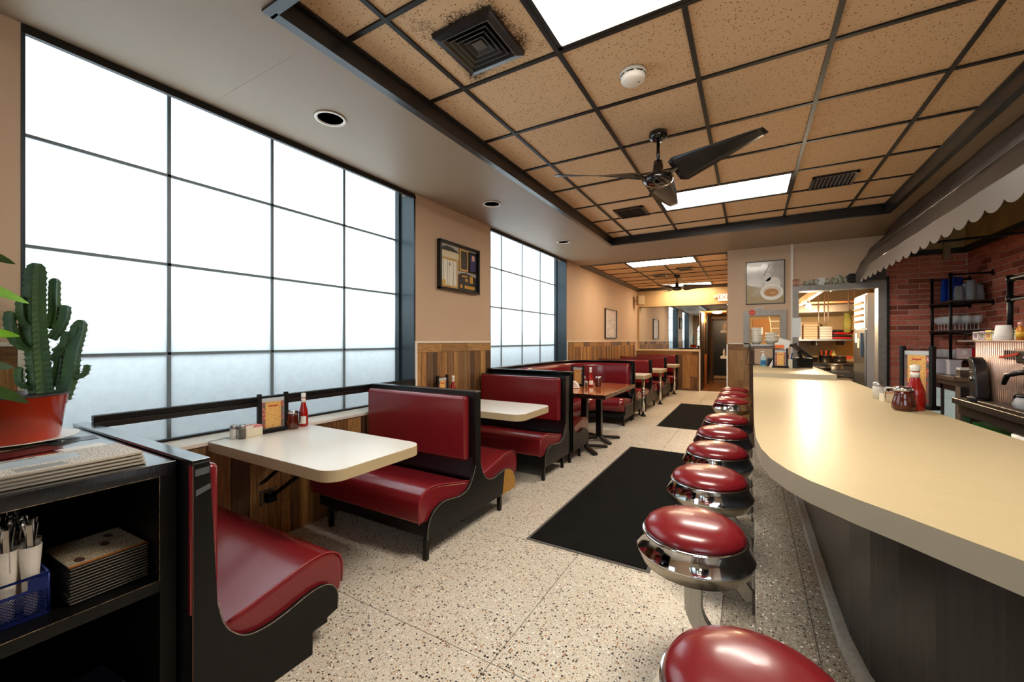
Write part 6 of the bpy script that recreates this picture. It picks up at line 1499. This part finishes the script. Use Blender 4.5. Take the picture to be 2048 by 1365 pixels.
MB().tube([(.93, 7.56, .86), (1.29, 7.56, .80)], .012, 6).build('handle', M_STEELD, t)
# upright fridge
t = thing('upright_fridge', 'tall grey upright fridge just inside the kitchen doorway', 'fridge', (0, 0, 0))
MB().box(1.445, 1.95, 7.6, 8.35, .0, 2.02).build('cabinet', mat('fridge_grey', '#b9bcbd', .4, .2), t, bevel=.004)
MB().box(1.42, 1.445, 7.62, 8.33, .12, 1.50).build('door', M_STEEL, t, bevel=.004)
MB().bar((1.40, 7.68, 1.1), (1.40, 7.68, 1.45), .03, .03).build('handle', mat('handle_blue', '#5f7488', .3, .5), t)
lv = MB().box(1.43, 1.445, 7.62, 8.33, 1.52, 2.0).build('louvre_panel', mat('louvre_beige', '#d9c9b4', .5), t)
for k in range(4): MB().bar((1.424, 7.70, 1.62+.09*k), (1.424, 8.27, 1.62+.09*k), .05, .012, up=(.7, 0, .7)).build('louvre', mat('louvre_dark', '#6b5340', .5), lv)
for k, (y, z, c) in enumerate(((7.80, 1.36, '#e3d9c5'), (8.0, 1.30, '#d9c98f'), (8.15, 1.38, '#dcd7cc'))):
    o = MB().box(-.002, 0, -.05, .05, -.07, .07).build('fridge_note', mat('note_'+c[1:], c, .6), None, loc=(1.42, y, z)); tag(o, ['white note stuck nearest the fridge handle', 'yellow note in the middle of the fridge door', 'white note at the far side of the fridge door'][k], 'note')
tag(MB().box(-.003, 0, -.07, .07, -.09, .09).build('orange_notice', mat('notice_orange', '#d9602a', .5), None, loc=(1.62, 9.2, 1.25), rot=(0, 0, .6)), 'orange notice at the end of the kitchen shelf', 'notice')
# hall shelf and lamp
t = thing('hall_shelf', 'white shelves with small white ornaments at the right side of the hall', 'shelf', (0, 0, 0))
for z in (.85, 1.55): MB().box(-.69, -.531, 12.4, 12.9, z, z+.06).build('shelf_plank', M_CERAM, t)
for k, (z, n) in enumerate(((.91, 3), (1.61, 4))):
    for q in range(n):
        o = thing('ornament', ['white ornament on the lower hall shelf, %s from the door side', 'white ornament on the upper hall shelf, %s from the door side'][k] % ['first', 'second', 'third', 'fourth'][q], 'ornament', (-.61, 12.45+.11*q, z), 0, 'hall ornaments %d' % k); MB().lathe([(0, 0), (.035, 0), (.02, .06), (.03, .12), (.012, .18), (0, .2)], n=12).build('ornament_body', M_CERAM, o)
HL = bpy.data.lights.new('hall_light', 'POINT'); HL.energy = 45; HL.color = (1, .72, .42); HL.shadow_soft_size = .1; hl = bpy.data.objects.new('hall_light', HL); COL.objects.link(hl); hl.location = (-.82, 13.2, 2.05)
t = thing('hall_lamp', 'round glowing ceiling lamp in the back hall', 'lamp', (-.82, 13.2, 2.18)); MB().lathe([(.14, 0), (.14, -.02), (.10, -.05), (0, -.06)], n=24).build('lamp_bowl', mat('hall_glow', '#ffdcae', .5, emit=6, ecol='#ffcf94'), t); MB().lathe([(.15, 0), (.15, -.012), (.13, -.014)], n=24).build('lamp_rim', M_WHITE, t)

# seen through the pass-through window
t = thing('cutting_board', 'large tan cutting board standing behind the bowls in the pass-through', 'cutting board', (.16, 8.0, 1.30))
MB().box(-.10, .16, -.012, .012, 0, .40).build('board', mat('board_tan', '#d2a873', .6), t, rot=(-.12, -.08, 0), bevel=.008)
t = thing('plate_rack', 'white wire plate rack on the kitchen side of the pass-through', 'rack', (.42, 8.3, 0))
for z in (1.30, 1.42, 1.54, 1.66): MB().box(-.14, .16, -.12, .12, z, z+.012).build('rack_shelf', M_CERAM, t)
for x in (-.14, .16): MB().box(x-.006, x+.006, -.12, .12, 0, 1.75).build('rack_side', M_CERAM, t)
